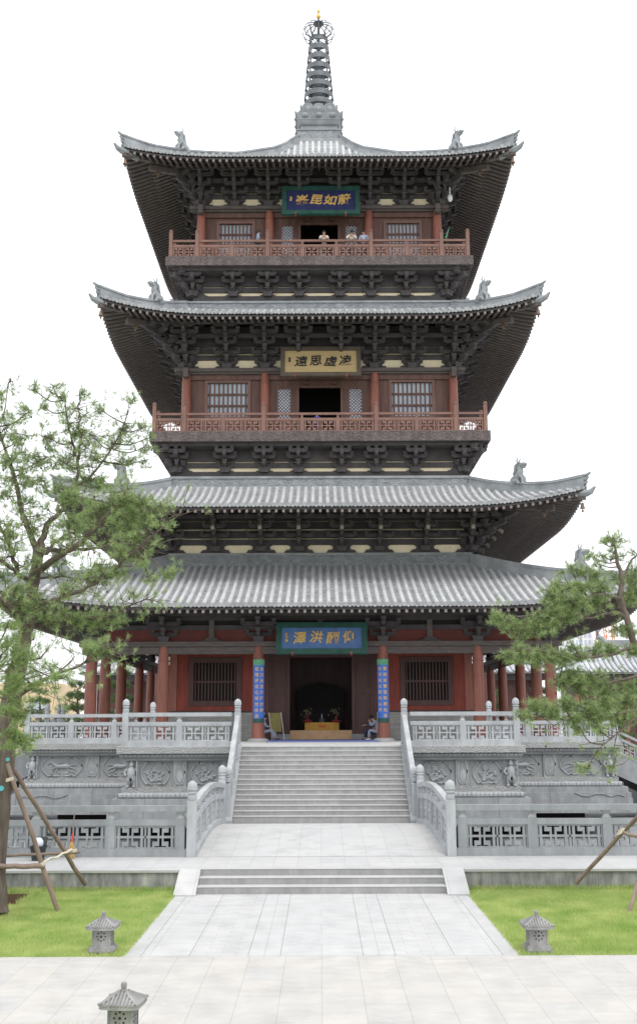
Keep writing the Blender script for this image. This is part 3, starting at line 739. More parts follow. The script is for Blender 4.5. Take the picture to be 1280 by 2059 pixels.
# ---- spire
ZS = 40.45; spr = MB()
def sq(mb, h0, h1, w0, w1): mb.lathe([(w0 * 1.414, h0), (w1 * 1.414, h1)], (0, CY, 0), 4, R(45))
sq(spr, ZS - .3, 40.75, 1.5, 1.46); 
spire = spr.build('spire', 'ridge', pag)
mb = MB(); sq(mb, 40.75, 41.36, 1.40, 1.38); mb.build('spire_base', 'ridge_carved', spire)
mb = MB(); sq(mb, 41.36, 41.42, 1.44, 1.44); sq(mb, 41.42, 41.82, 1.20, 1.18); sq(mb, 41.82, 41.90, 1.26, 1.32); sq(mb, 41.90, 42.12, 1.32, 1.42); sq(mb, 42.12, 42.16, 1.45, 1.45); mb.build('spire_waist', 'ridge', spire)
def petals(z0, z1, w, out, npet, name):
    mb = MB()
    for k in range(4):
        f = K(k)
        for i in range(npet):
            u = (i + .5 - npet / 2) * 2 * w / npet; pw = w / npet * .98
            pts = [(-pw, 0), (-pw, .75), (-pw * .8, .93), (0, 1.0), (pw * .8, .93), (pw, .75), (pw, 0)]
            G0 = [f(u + a, w + out * (b ** 1.5) - .12, z0 + (z1 - z0) * b) for a, b in pts]; G1 = [f(u + a, w + out * (b ** 1.5), z0 + (z1 - z0) * b) for a, b in pts]
            n = len(pts); mb.add(G0 + G1, [tuple(range(n)), tuple(range(2*n-1, n-1, -1))] + [(j, j+n, (j+1)%n+n, (j+1)%n) for j in range(n)])
            mb.ball(f(u, w + out * .2, z0 + (z1 - z0) * .45), (pw * .55, pw * .55, (z1 - z0) * .3), 8)
    for sx, sy in ((-1, -1), (1, -1), (1, 1), (-1, 1)):
        mb.tube([(sx * w * .9, CY + sy * w * .9, z0), (sx * (w + out * .4), CY + sy * (w + out * .4), z0 + (z1 - z0) * .6), (sx * (w + out * .9), CY + sy * (w + out * .9), z0 + (z1 - z0) * .8)], [.16, .14, .05], 6)
    mb.box(-w + .1, w - .1, CY - w + .1, CY + w - .1, z0, z1 - .1)
    return mb.build(name, 'ridge', spire)
petals(42.16, 42.72, 1.34, .22, 3, 'lotus_base'); petals(42.65, 43.42, 1.06, .14, 3, 'lotus_top')
mb = MB(); mb.lathe([(.5, 43.9), (.98, 44.1), (1.0, 44.3), (.96, 44.45), (.93, 44.45), (.9, 44.25), (.4, 44.1)], (0, CY, -.42), 28); mb.build('bowl', 'iron', spire, smooth=True)
mb = MB(); mb.lathe([(.42, 43.2), (.36, 46.2), (.26, 46.9), (.14, 47.3), (.10, 47.6), (.09, 49.2), (.1, 50.1), (.06, 50.4), (.03, 51.0)], (0, CY, 0), 14); mb.build('spire_mast', 'iron', spire, smooth=True)
rz = [(44.30, .98), (44.98, .93), (45.64, .88), (46.33, .83), (47.05, .77), (47.76, .71), (48.46, .65)]
for i, (z, r) in enumerate(rz):
    mb = MB(); n = 28; G = []
    for (a, b) in ((r, z), (r - .02, z + .37), (r - .07, z + .37), (r - .05, z), (r, z)):
        G.append([(a * math.cos(t), CY + a * math.sin(t), b) for t in np.linspace(0, 2 * np.pi, n + 1)])
    mb.grid(G)
    for j in range(4):
        t = R(45 + 90 * j); mb.tube([(0, CY, z + .3), ((r - .04) * math.cos(t), CY + (r - .04) * math.sin(t), z + .3)], .03, 5)
    mb.build('spire_ring', 'iron', spire)
mb = MB()
for j in range(4):
    t = R(90 * j + 45); mb.tube([(.95 * math.cos(t), CY + .95 * math.sin(t), 44.1), (.63 * math.cos(t), CY + .63 * math.sin(t), 49.0)], .035, 5)
mb.build('ring_strut', 'iron', spire)
mb = MB()
for j in range(12):
    t = R(30 * j); c, s = math.cos(t), math.sin(t)
    mb.tube([(r * c, CY + r * s, z) for r, z in ((.62, 48.72), (.92, 48.85), (1.06, 49.2), (.98, 49.6), (.7, 49.85), (.35, 49.95), (.12, 49.98))], .036, 5)
    t2 = t + R(15); mb.tube([(.55 * c, CY + .55 * s, 49.0), (.80 * math.cos(t2), CY + .8 * math.sin(t2), 49.35), (.95 * math.cos(t2), CY + .95 * math.sin(t2), 49.62)], .03, 4)
mb.lathe([(.1, 49.9), (.36, 49.95), (.30, 50.06), (.1, 50.1)], (0, CY, 0), 14)
mb.build('openwork_crown', 'iron', spire)
mb = MB(); mb.ball((0, CY, 50.52), (.16, .16, .17), 12); mb.lathe([(.1, 50.68), (.04, 50.74), (.04, 50.8)], (0, CY, 0), 10); mb.ball((0, CY, 50.93), (.10, .10, .13), 12); mb.build('gilt_ball', 'gold', spire, smooth=True)
# ================================================================ GROUND
def slab(name, x0, x1, y0, y1, z0, z1, m, kind='structure'):
    mb = MB(); mb.box(x0, x1, y0, y1, z0, z1); return tag(mb.build(name, m, None, loc=(0, 0, 0)), kind=kind)
slab('ground', -900, 900, -60, 1500, -1.9, -1.3, 'earth')
slab('moat_floor', -40, 40, 30, 84, -1.29, -1.2, 'stone_dark')
slab('plaza', -60, 60, -20, 19.9, -1.2, 0, 'plaza_paving')
for q in ((-60, -7.75, 19.9, 27.6), (-7.75, -6.75, 19.9, 25.35), (-7.75, -6.75, 27.05, 27.6), (-6.75, -3.45, 19.9, 27.6), (3.45, 60, 19.9, 27.6)): slab('lawn_ground', *q, -1.2, -.01, 'lawn_base')
slab('soil_bed', -7.75, -6.75, 25.35, 27.05, -1.2, -.28, 'soil')
for q in ((-7.75, -7.72, 25.35, 27.05), (-6.78, -6.75, 25.35, 27.05), (-7.72, -6.78, 27.02, 27.05)): slab('soil_bank', *q, -.3, -.02, 'soil_dark')
xs = [-3.42, -2.75, -1.08, -.0, 1.08, 2.75, 3.42]
for (a, b, m) in ((-3.45, -3.14, 'tread'), (-3.14, -2.3, 'path_edge'), (-2.3, -1.28, 'path_side'), (-1.28, -.72, 'path_edge'), (-.72, .72, 'path_centre'), (.72, 1.28, 'path_edge'), (1.28, 2.3, 'path_side'), (2.3, 3.14, 'path_edge'), (3.14, 3.45, 'tread')):
    slab('path', a + .004, b - .004, 19.91, 27.6, -1.2, .0, m)
slab('path', -3.45, 3.45, 19.90, 27.6, -1.2, -.012, 'stone_dark')
slab('walkway', -60, 60, 27.6, 30.4, -1.2, .45, 'walk_paving')
slab('courtyard', 11.95, 60, 30.4, 41.6, -1.2, .45, 'walk_paving'); slab('courtyard', -60, -11.95, 30.4, 41.6, -1.2, .45, 'walk_paving')
slab('courtyard', 18.5, 60, 41.6, 84, -1.2, .44, 'walk_paving'); slab('courtyard', -60, -18.5, 41.6, 84, -1.2, .44, 'walk_paving')
slab('courtyard', -90, 90, 84, 400, -1.2, .44, 'walk_paving')
for sx, sd_ in ((-1, 'left'), (1, 'right')):
    mb = MB(); x = sorted((sx * 3.46, sx * 60)); mb.box(x[0], x[1], 27.5, 27.597, -.5, .40); wl = mb.build('kerb_wall', 'kerb_wall', None, loc=(sx * 20, 27.5, 0))
    tag(wl, 'low grey stone kerb wall behind the %s lawn%s' % (sd_, ', streaked with dark damp patches' if sx > 0 else ' with the pine'), 'kerb wall')
    mb = MB(); mb.box(x[0], x[1], 27.45, 27.8, .40, .456); mb.build('coping', 'tread', wl)
# front steps
st = thing('front_steps', 'three broad low stone steps at the end of the paved path', 'steps', (0, 27, 0))
for i in range(3):
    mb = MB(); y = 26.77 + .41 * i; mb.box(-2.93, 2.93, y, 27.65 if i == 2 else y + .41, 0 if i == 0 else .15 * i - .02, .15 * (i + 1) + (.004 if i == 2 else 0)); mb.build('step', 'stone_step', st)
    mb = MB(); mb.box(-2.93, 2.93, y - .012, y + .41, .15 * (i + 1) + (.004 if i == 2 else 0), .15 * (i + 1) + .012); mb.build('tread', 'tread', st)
for sx in (-1, 1):
    mb = MB(); a, b = sorted((sx * 2.935, sx * 3.45)); mb.hexa([(a,26.45,0),(b,26.45,0),(b,27.59,0),(a,27.59,0),(a,26.45,.03),(b,26.45,.03),(b,27.59,.475),(a,27.59,.475)]); mb.build('ramp_stone', 'path_edge', st)
# ================================================================ STONE PLATFORM
plat = thing('stone_platform', 'carved grey stone platform carrying the pagoda, with relief panels and corner guardians', 'platform', (0, 60, -.2))
def scallop(mb, x0, x1, yf, z0, z1, bulge, pitch, f):
    """row of lotus petals; f(u, out, z)"""
    n = max(1, int((x1 - x0) / pitch)); w = (x1 - x0) / n
    for i in range(n):
        G = []
        for h in (0, .35, .7, 1):
            prof = math.sin(math.pi * (.15 + .7 * h)); row = []
            for q in (0, .12, .5, .88, 1):
                row.append(f(x0 + (i + q) * w, yf + bulge * prof * (.72 if q in (0, 1) else 1), z0 + (z1 - z0) * h))
            G.append(row)
        mb.grid(G)
def faces(x, y0, y1):
    return [(lambda u, o, z: (u, y0 - o, z), -x, x), (lambda u, o, z: (x + o, u, z), y0, y1), (lambda u, o, z: (-x - o, u, z), y0, y1)]
ZLO = {0: .02, 1: -.05}
LAY = [('base_course', .36, -.2, .3, 'stone_block'), ('base_course', .26, .3, .58, 'stone_block'), ('base_course', .22, .58, .82, 'stone_block'), ('base_course', .12, .82, 1.06, 'stone_block'),
       ('carved_band', -.2, 1.28, 1.47, 'stone_carved'), ('panel_wall', -.42, 1.47, 2.5, 'stone_panel'), ('carved_band', -.22, 2.5, 2.6, 'stone_dark'),
       ('cornice', 0, 2.77, 3.02, 'stone_carved'), ('petal_band', -.14, 1.06, 1.28, 'stone'), ('petal_band', -.2, 2.6, 2.77, 'stone_dark')]
for (X, Y0, Y1, big) in ((7.95, 43.2, 50.1, 0), (13.6, 50.1, 80.5, 1)):
    for (nm, o, z0, z1, m) in LAY:
        if z0 == -.2: z0 = ZLO[big]
        mb = MB(); mb.box(-X - o, X + o, Y0 - o, Y1 - (0.002 if not big else -o), z0, z1)
        if nm == 'petal_band':
            for f, a, b in faces(X, Y0, Y1): scallop(mb, a + .1, b - .1, o + .0, z0, z1, .12, .17, f)
        mb.build(nm, m, plat)
mb = MB(); mb.box(-7.95, 7.95, 43.2, 50.12, 3.02, 3.04); mb.box(-13.6, 13.6, 50.12, 80.5, 3.02, 3.036); mb.build('terrace_paving', 'walk_paving', plat)
mb = MB(); mb.box(-12.2, 12.2, 52, 79, -1.2, -.06); mb.box(-6.6, 6.6, 45, 52, -1.2, -.02); mb.build('plinth', 'dark', plat)  # near-black walls: shade of the void below the platform put into the colour
def closed(mb, pts, m, r=.03):
    V = [m(*p) for p in pts]; V.append(V[0]); V.append(V[1]); mb.tube(V, r, 5)
def cartouche(mb, x0, x1, z0, z1, m, lob=.09):
    cx, cz, a, b = (x0 + x1) / 2, (z0 + z1) / 2, (x1 - x0) / 2, (z1 - z0) / 2; pts = []
    for i in range(48):
        t = 2 * math.pi * i / 48; c, s = math.cos(t), math.sin(t)
        rr = 1 - lob * abs(math.sin(3 * t)); e = .62
        pts.append((cx + a * rr * math.copysign(abs(c) ** e, c), cz + b * rr * math.copysign(abs(s) ** e, s)))
    closed(mb, pts, m)
def flower(mb, x0, x1, z0, z1, m, seed):
    rr = random.Random(seed); cx = (x0 + x1) / 2; w = x1 - x0; h = z1 - z0
    def leaf(x, z, a, l):
        mb.tube([m(x, z), m(x + l * .5 * math.cos(a), z + l * .5 * math.sin(a)), m(x + l * math.cos(a), z + l * math.sin(a))], [.016, .05, .012], 6)
    base = (cx - w * .15, z0 + h * .12)
    for k, (ex, ez) in enumerate(((-.30, .55), (-.08, .80), (.12, .62), (.32, .45), (.2, .25))):
        p0 = base; p2 = (cx + w * ex, z0 + h * ez); p1 = ((p0[0] + p2[0]) / 2 + rr.uniform(-.06, .06), (p0[1] + p2[1]) / 2 + .03)
        mb.tube([m(*p0), m(*p1), m(*p2)], [.04, .032, .02], 5)
        for j in range(5): leaf(p2[0], p2[1], rr.uniform(0, 6.28), h * .14)
        for j in range(3): leaf(p1[0], p1[1], rr.uniform(0, 6.28), h * .12)
    for j in range(9): leaf(cx - w * .05, z0 + h * .72, j * .7, h * .15)
def horse(mb, x0, x1, z0, z1, m, sx):
    cx, cz = (x0 + x1) / 2, (z0 + z1) / 2; w, h = x1 - x0, z1 - z0; q = lambda a, b: m(cx + sx * a * w, cz + b * h)
    mb.tube([q(-.2, .03), q(-.12, .07), q(.04, .04), q(.14, .07), q(.22, .2), q(.27, .28)], [.07, .105, .09, .09, .06, .045], 8)
    mb.tube([q(.25, .28), q(.33, .24), q(.38, .16)], [.05, .038, .02], 6)
    for a in ((q(.12, 0), q(.25, -.1), q(.20, -.28)), (q(.1, -.02), q(.14, -.22), q(.06, -.33)), (q(-.18, 0), q(-.30, -.06), q(-.40, -.2)), (q(-.14, -.02), q(-.20, -.22), q(-.34, -.3)), (q(-.2, .06), q(-.32, .14), q(-.42, .06)), (q(.12, .2), q(.04, .28), q(-.04, .26))): mb.tube(a, [.04, .028, .014], 6)
    for j in range(5): mb.tube([q(-.4 + .2 * j, -.38), q(-.36 + .2 * j, -.33), q(-.3 + .2 * j, -.38)], .014, 4)
def flame(mb, x0, x1, z0, z1, m, seed):
    cx = (x0 + x1) / 2; w = x1 - x0; h = z1 - z0
    for j in range(7):
        a = (j - 3) / 3; mb.tube([m(cx + a * w * .1, z0 + h * .08), m(cx + a * w * .38, z0 + h * .35), m(cx + a * w * .22, z0 + h * .6), m(cx + a * w * .34, z0 + h * (.88 - abs(a) * .25))], [.02, .03, .022, .008], 5)
def guardian(x, y, z, seed):
    mb = MB()
    for s in (-1, 1):
        mb.tube([(x + s * .09, y, z + .42), (x + s * .12, y - .02, z + .2), (x + s * .12, y, z + .03)], [.10, .075, .06], 8); mb.ball((x + s * .13, y - .06, z + .04), (.07, .11, .05), 8)
    mb.tube([(x, y, z + .40), (x, y - .03, z + .52), (x, y, z + .68), (x, y, z + .78)], [.15, .17, .15, .07], 10)
    mb.ball((x, y, z + .86), (.095, .10, .11), 10); mb.ball((x, y, z + .96), (.06, .06, .05), 8)
    mb.tube([(x - .16, y, z + .72), (x - .26, y - .02, z + .56), (x - .18, y - .12, z + .45)], [.06, .05, .035], 7)
    mb.tube([(x + .16, y, z + .72), (x + .25, y - .04, z + .60), (x + .22, y - .14, z + .74)], [.06, .05, .035], 7)
    mb.tube([(x + .24, y - .14, z + .02), (x + .23, y - .14, z + 1.0)], .022, 6)
    for s in (-1, 1): mb.tube([(x + s * .05, y - .14, z + .45), (x + s * .1, y - .14, z + .3), (x + s * .02, y - .13, z + .16)], [.03, .04, .01], 5)
    mb.build('guardian_figure', 'stone', plat, smooth=True)
for (Y0, X, seq) in ((43.2, 7.95, [(3.85, 5.15, 'F'), (5.3, 5.72, 'f'), (5.85, 7.1, 'F')]), (50.1, 13.6, [(8.2, 9.95, 'H'), (10.1, 10.62, 'f'), (10.75, 12.75, 'H')])):
    yp = Y0 + .42
    for sx in (-1, 1):
        for i, (a, b, t) in enumerate(seq):
            x0, x1 = sorted((sx * a, sx * b)); m = lambda u, z: (u, yp - .025, z); mb = MB()
            if t != 'f': 
                cartouche(mb, x0 + .07, x1 - .07, 1.56, 2.42, m); (flower if t == 'F' else horse)(mb, x0 + .15, x1 - .15, 1.6, 2.36, m, (i + sx * 3) if t == 'F' else sx * (1 if i == 0 else -1) * -1)
            else: cartouche(mb, x0 + .02, x1 - .02, 1.55, 2.43, lambda u, z: (u, yp - .11, z)); flame(mb, x0 + .06, x1 - .06, 1.6, 2.36, lambda u, z: (u, yp - .10, z), i)
            mb.build('relief_panel', 'stone', plat, smooth=True)
        mb = MB()
        edges = [seq[0][0] - .35] + [v for s_ in seq for v in s_[:2]] + [X - .45]
        for (a, b) in ((edges[0], edges[1]), (edges[3] - .05, edges[4] + .05)):
            p, q = sorted((sx * a, sx * b)); mb = MB(); mb.box(p, q, yp - .10, yp, 1.47, 2.5); mb.build('pilaster', 'stone_panel', plat)
        p, q = sorted((sx * seq[2][1], sx * (X - .34))); mb = MB(); mb.box(p, q, yp - .02, yp, 1.47, 2.5)
        mb.build('pilaster', 'stone_panel', plat)
        guardian(sx * (X - .55), yp - .12, 1.47, sx)
        mb = MB()   # cloud-shaped foot carved on the corner of the plinth course
        xx = lambda u: sx * (X + .1 - u)
        mb.tube([(xx(2.4), Y0 - .25, .82), (xx(2.1), Y0 - .25, .70), (xx(1.8), Y0 - .25, .66), (xx(1.5), Y0 - .25, .76), (xx(1.1), Y0 - .25, .76), (xx(.8), Y0 - .25, .65), (xx(.5), Y0 - .25, .75), (xx(.2), Y0 - .25, .66)], .022, 5); mb.build('cloud_foot', 'stone_dark', plat)
# ================================================================ MAIN STAIR
N = 15; YT, YB = 43.2 - .005, 38.9; ZB = .60; rise = (3.04 - ZB) / N; run = (YT - YB) / N
stair = thing('main_staircase', 'wide grey stone staircase rising to the terrace between two railings', 'staircase', (0, YB, ZB))
for i in range(N):
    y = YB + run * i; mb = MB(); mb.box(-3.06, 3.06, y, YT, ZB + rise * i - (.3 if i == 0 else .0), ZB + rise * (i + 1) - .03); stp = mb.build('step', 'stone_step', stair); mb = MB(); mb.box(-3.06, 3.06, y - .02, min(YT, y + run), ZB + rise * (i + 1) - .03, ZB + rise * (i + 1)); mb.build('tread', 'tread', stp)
for sx in (-1, 1):
    a, b = sorted((sx * 3.065, sx * 3.5)); mb = MB()
    mb.hexa([(a, YB - .35, -.3), (b, YB - .35, -.3), (b, YT, -.3), (a, YT, -.3), (a, YB - .35, ZB + .03), (b, YB - .35, ZB + .03), (b, YT, 3.06), (a, YT, 3.06)]); mb.build('stair_ramp', 'stone', stair)
SL = (3.04 - ZB) / (YT - YB)
def rth(name, label, loc, group=None): return thing(name, label, 'railing', loc, group)
for sx, s_ in ((-1, 'left'), (1, 'right')):
    r_ = rth('stair_railing', 'sloping white stone railing along the %s side of the main staircase' % s_, (sx * 3.27, YB, ZB), 'railings of the main staircase')
    L = YT + .25 - YB; zf = lambda s: ZB + min(s, YT - YB) * SL + .03
    rail((sx * 3.27, YB - .0), (sx * 3.27, YB + L), [(0, 'n'), (L * .25, 'p'), (L * .5, 'p'), (L * .75, 'p'), (L, 'n')], r_, 'stone_rail', 1.22, 1.8, zf, 1, False, .24, 1, slab=.1)
# terrace railings
flat = lambda z: (lambda s: z)
for sx, s_ in ((-1, 'left'), (1, 'right')):
    r_ = rth('terrace_railing', 'white stone railing on the front terrace edge, %s of the stairs' % s_, (sx * 5.5, 43.4, 3.04), 'railings of the upper terrace')
    rail((sx * 3.5, 43.4), (sx * 7.66, 43.4), [(.0, 'x'), (2.05, 'p'), (4.16, 'n')], r_, 'stone_rail', 1.3, 1.84, flat(3.04))
    r_ = rth('terrace_railing', 'white stone side railing of the front terrace, running back on the %s' % s_, (sx * 7.66, 46.7, 3.04), 'railings of the upper terrace')
    rail((sx * 7.66, 43.55), (sx * 7.66, 50.35), [(0, 'x'), (2.2, 'p'), (4.4, 'p'), (6.8, 'n')], r_, 'stone_rail', 1.3, 1.84, flat(3.04))
    r_ = rth('terrace_railing', 'white stone railing on the main terrace front, outer %s part' % s_, (sx * 10.5, 50.35, 3.04), 'railings of the upper terrace')
    rail((sx * 7.8, 50.35), (sx * 13.35, 50.35), [(0, 'x'), (1.6, 'p'), (3.55, 'p'), (5.55, 'n')], r_, 'stone_rail', 1.3, 1.84, flat(3.04))
    for (y0, y1, w_) in ((50.5, 57.2, 'nearer'), (64.5, 80.0, 'farther')):
        r_ = rth('terrace_railing', 'white stone railing on the %s terrace flank, %s part' % (s_, w_), (sx * 13.35, y0, 3.04), 'railings of the upper terrace')
        n_ = int((y1 - y0) / 2.2) + 1; rail((sx * 13.35, y0), (sx * 13.35, y1), [((y1 - y0) * i / n_, 'n' if i % 2 == 0 or i == n_ else 'p') for i in range(0 if w_ == 'farther' else 0, n_ + 1)][(0 if w_ == 'farther' else 1):] if w_ == 'farther' else [(0, 'x')] + [((y1 - y0) * i / n_, 'n' if i == n_ or i == 2 else 'p') for i in range(1, n_ + 1)], r_, 'stone_rail', 1.3, 1.84, flat(3.04))
    # side stair bridging the moat
    ss = thing('side_staircase', 'stone stair sloping down over the moat on the %s flank' % s_, 'staircase', (sx * 16, 60, .44))
    xa, xb = 13.62, 19.0; mb = MB(); nst = 15
    for i in range(nst):
        a = xa + (xb - xa) * i / nst; b = xa + (xb - xa) * (i + 1) / nst; z = 3.03 - (3.03 - .46) * (i + 1) / nst
        p, q = sorted((sx * a, sx * b)); mb.box(p, q, 57.6, 63.0, z - .35, z + .12)
    mb.build('step', 'stone_step', ss)
    for yy in (57.3, 63.02):
        mb = MB(); mb.hexa([(sx * xa, yy, 1.9), (sx * xb, yy, -.5), (sx * xb, yy + .28, -.5), (sx * xa, yy + .28, 1.9), (sx * xa, yy, 3.10), (sx * xb, yy, .55), (sx * xb, yy + .28, .55), (sx * xa, yy + .28, 3.10)]); mb.build('stair_ramp', 'stone', ss)
    r_ = rth('side_stair_railing', 'sloping stone railing of the %s side stair' % s_, (sx * 16, 57.4, .5), 'railings of the side stairs'); L = xb - xa
    rail((sx * xa, 57.44), (sx * xb, 57.44), [(0, 'n'), (L * .33, 'p'), (L * .66, 'p'), (L, 'n')], r_, 'stone_rail', 1.2, 1.7, lambda s: 3.1 - s * 2.55 / 5.38, slab=.1)
    # moat side railing
    r_ = rth('moat_railing', 'stone railing along the %s bank of the moat' % s_, (sx * 12.1, 36, .45), 'railings round the moat')
    rail((sx * 12.1, 30.5), (sx * 12.1, 41.4), [(1.8 * i if i < 6 else 10.9, 'n' if i in (0, 6, 3) else 'p') for i in range(7)], r_, 'stone_rail', 1.32, 1.93, flat(.45))
    r_ = rth('moat_railing', 'stone railing turning outward from the %s moat corner' % s_, (sx * 15, 41.4, .45), 'railings round the moat')
    rail((sx * 12.3, 41.4), (sx * 18.3, 41.4), [(0, 'x'), (2, 'p'), (4, 'p'), (6, 'n')], r_, 'stone_rail', 1.32, 1.93, flat(.45))
    # front fence of the moat
    r_ = rth('moat_railing', 'front stone railing of the moat with pierced fret panels, %s of the bridge' % s_, (sx * 8, 30.25, .45), 'railings round the moat')
    rail((sx * 3.6, 30.25), (sx * 12.1, 30.25), [(.18, 'p'), (2.05, 'p'), (4.06, 'p'), (6.05, 'p'), (7.9, 'p'), (8.5, 'n')], r_, 'stone_fence', 1.32, 1.93, flat(.45), 1, False, .27)
# ================================================================ BRIDGE
def arch(y):
    t = (y - 30.1) / (YB - 30.1); return .455 + .06 * t + .27 * math.sin(math.pi * min(1, max(0, t)))
br = thing('stone_bridge', 'gently arched stone footbridge over the moat leading to the stairs', 'bridge', (0, 34.5, .45))
G = []; Gb = []
for y in np.linspace(30.1, YB - .01, 25): G.append([(-3.6, y, arch(y)), (3.6, y, arch(y))]); Gb.append([(-3.5, y, arch(y) - .5), (3.5, y, arch(y) - .5)])
mb = MB(); mb.grid(G); mb.build('bridge_deck', 'walk_paving', br, smooth=True)
mb = MB(); mb.grid(Gb)
for sx in (-1, 1): mb.grid([[(sx * 3.5, g[0][1], g[0][2]) for g in G], [(sx * 3.5, g[0][1], g[0][2] - .5) for g in G]])
mb.box(-3.5, 3.5, YB - .3, YB + .3, -1.2, .3); mb.box(-3.5, 3.5, 30.4, 30.8, -1.2, .1); mb.build('bridge_side', 'stone', br)
for sx, s_ in ((-1, 'left'), (1, 'right')):
    r_ = rth('bridge_railing', 'humped stone railing on the %s side of the arched bridge' % s_, (sx * 3.45, 34.5, .5), 'railings of the arched bridge')
    L = YB - .3 - 30.15; ps = [(0, 'n')] + [(L * i / 6, 'p') for i in range(1, 6)] + [(L, 'n')]
    rail((sx * 3.47, 30.15), (sx * 3.42, 30.15 + L), ps, r_, 'stone_rail', 1.34, 1.97, lambda s: arch(30.15 + s), 5, False, .24, 1, slab=.16)
# ================================================================ LANTERNS
def lantern(x, y, rz, label, sc_=.91):
    ln = thing('stone_lantern', label, 'garden lantern', (x, y, 0), 'small stone garden lanterns')
    def part(mb, nm, m, par, smooth=False):
        M = Matrix.Translation((x, y, 0)) @ Matrix.Rotation(rz, 4, 'Z') @ Matrix.Scale(sc_, 4); mm = MB(); mm.merge(mb, M); return mm.build(nm, m, par, smooth)
    mb = MB(); mb.box(-.235, .235, -.235, .235, 0, .10); mb.box(-.215, .215, -.215, .215, .10, .13)
    for i in range(4):
        for s in (-1, 1): mb.ball((-.17 + .113 * i, s * .235, .05), (.045, .018, .035), 6); mb.ball((s * .235, -.17 + .113 * i, .05), (.018, .045, .035), 6)
    part(mb, 'base', 'lantern_stone', ln)
    mb = MB(); mb.box(-.165, .165, -.165, .165, .13, .47)
    for a, b in ((-1, -1), (1, -1), (1, 1), (-1, 1)): mb.box(a * .165 - .012, a * .165 + .012, b * .165 - .012, b * .165 + .012, .13, .47)
    body = part(mb, 'lamp_body', 'lantern_stone', ln)
    mb = MB()
    for k in range(4):
        c, s = [(1, 0), (0, 1), (-1, 0), (0, -1)][k]
        for j in range(9):
            a = math.pi * j / 4; u, z = (0, .31) if j == 8 else (.08 * math.sin(a), .31 + .08 * math.cos(a)); r = .02 if j == 8 else .015
            V = [(u + r * math.cos(q), -.1675, z + r * math.sin(q)) for q in np.linspace(0, 6.283, 11)[:-1]]; V = [(x_ * c - y_ * s, x_ * s + y_ * c, z_) for x_, y_, z_ in V]
            mb.add(V, [tuple(range(10))])
    part(mb, 'pierced_hole', 'dark', body)
    mb = MB(); e = .272; zt, ze = .655, .485
    for k in range(4):
        c, s = [(1, 0), (0, 1), (-1, 0), (0, -1)][k]; rt = lambda p: (p[0] * c - p[1] * s, p[0] * s + p[1] * c, p[2])
        def sz(u, o): return ze + (zt - ze) * (max(0, e - o) / e) ** 1.08 + .012 * (abs(u) / e) ** 2.5
        mb.grid([[rt((u, -o, sz(u, o))) for u in np.linspace(-o, o, 9)] for o in np.linspace(e, .03, 16)])
        mb.grid([[rt((u, -e, sz(u, e))) for u in np.linspace(-e, e, 9)], [rt((u, -e, sz(u, e) - .05)) for u in np.linspace(-e, e, 9)], [rt((u * .6, -e * .55, ze - .03)) for u in np.linspace(-e, e, 9)]])
        for i in range(-4, 5):
            u = i * .053; mb.tube([rt((u, -o, sz(u, o) + .010)) for o in np.linspace(e + .012, max(.04, abs(u)), 9)], .017, 6)
        mb.tube([rt((o, -o, sz(o, o) + .012)) for o in np.linspace(e + .01, .05, 6)], .02, 6)
    mb.box(-.17, .17, -.17, .17, .45, .50); roof = part(mb, 'roof', 'lantern_stone', ln)
    mb = MB(); mb.lathe([(.05, .62), (.05, .655), (.036, .66), (.036, .67), (.042, .68), (.044, .73), (.036, .75), (.01, .755)], (0, 0, 0), 12); part(mb, 'finial', 'lantern_stone', roof)
    return ln
lantern(-3.87, 20.3, R(-2), 'small stone lantern on the left lawn beside the paved path')
lantern(3.80, 20.25, R(1.5), 'small stone lantern on the right lawn near the path corner')
lantern(-2.56, 14.95, R(-6), 'nearest stone lantern, its base cut off by the bottom edge of the view')
# ================================================================ GRASS
def blades(name, regions, dens, hgt, matn, skip=None, wd=.007):
    pts = []
    for (x0, x1, y0, y1) in regions:
        n = int((x1 - x0) * (y1 - y0) * dens); pts.append(np.stack([rng.uniform(x0, x1, n), rng.uniform(y0, y1, n)], 1))
    p = np.concatenate(pts)
    if skip is not None: p = p[~skip(p[:, 0], p[:, 1])]
    n = len(p); h = hgt * rng.uniform(.55, 1.25, n); a = rng.uniform(0, 6.283, n); lean = rng.uniform(0, .5, n) * h; b = rng.uniform(0, 6.283, n)
    ca, sa = np.cos(a) * wd, np.sin(a) * wd; z0 = np.full(n, -.01)
    V = np.stack([np.stack([p[:, 0] - ca, p[:, 1] - sa, z0], 1), np.stack([p[:, 0] + ca, p[:, 1] + sa, z0], 1), np.stack([p[:, 0] + lean * np.cos(b), p[:, 1] + lean * np.sin(b), h], 1)], 1).reshape(-1, 3)
    mb = MB(); mb.add(V, np.arange(3 * n).reshape(-1, 3)); o = mb.build(name, matn, None, loc=(0, 0, 0)); return tag(o, kind='stuff')
tag(blades('grass', [(-8.4, -3.40, 19.87, 27.48)], 2000, .055, 'grass_blades', lambda x, y: (x > -7.75) & (x < -6.75) & (y > 25.35) & (y < 27.05)), 'short green grass of the left lawn around the pine', 'grass')
tag(blades('grass', [(3.40, 9.2, 19.87, 27.48)], 2000, .055, 'grass_blades'), 'short green grass of the right lawn beside the path', 'grass')
tag(blades('grass', [(-8.4, -3.5, 27.2, 27.49), (3.5, 9.2, 27.2, 27.49), (-7.85, -7.7, 25.3, 27.1), (-7.85, -6.7, 27.0, 27.15), (-6.8, -6.65, 25.3, 27.1)], 1500, .12, 'grass_blades'), 'taller grass tufts along the foot of the kerb wall', 'grass')
tag(blades('grass', [(-6.5, -2.15, 14.0, 15.42)], 450, .10, 'grass_blades'), 'thin grass tips around the nearest lantern', 'grass')
slab('lawn_ground', -60, -2.15, -20, 15.42, -1.2, .012, 'lawn_base')
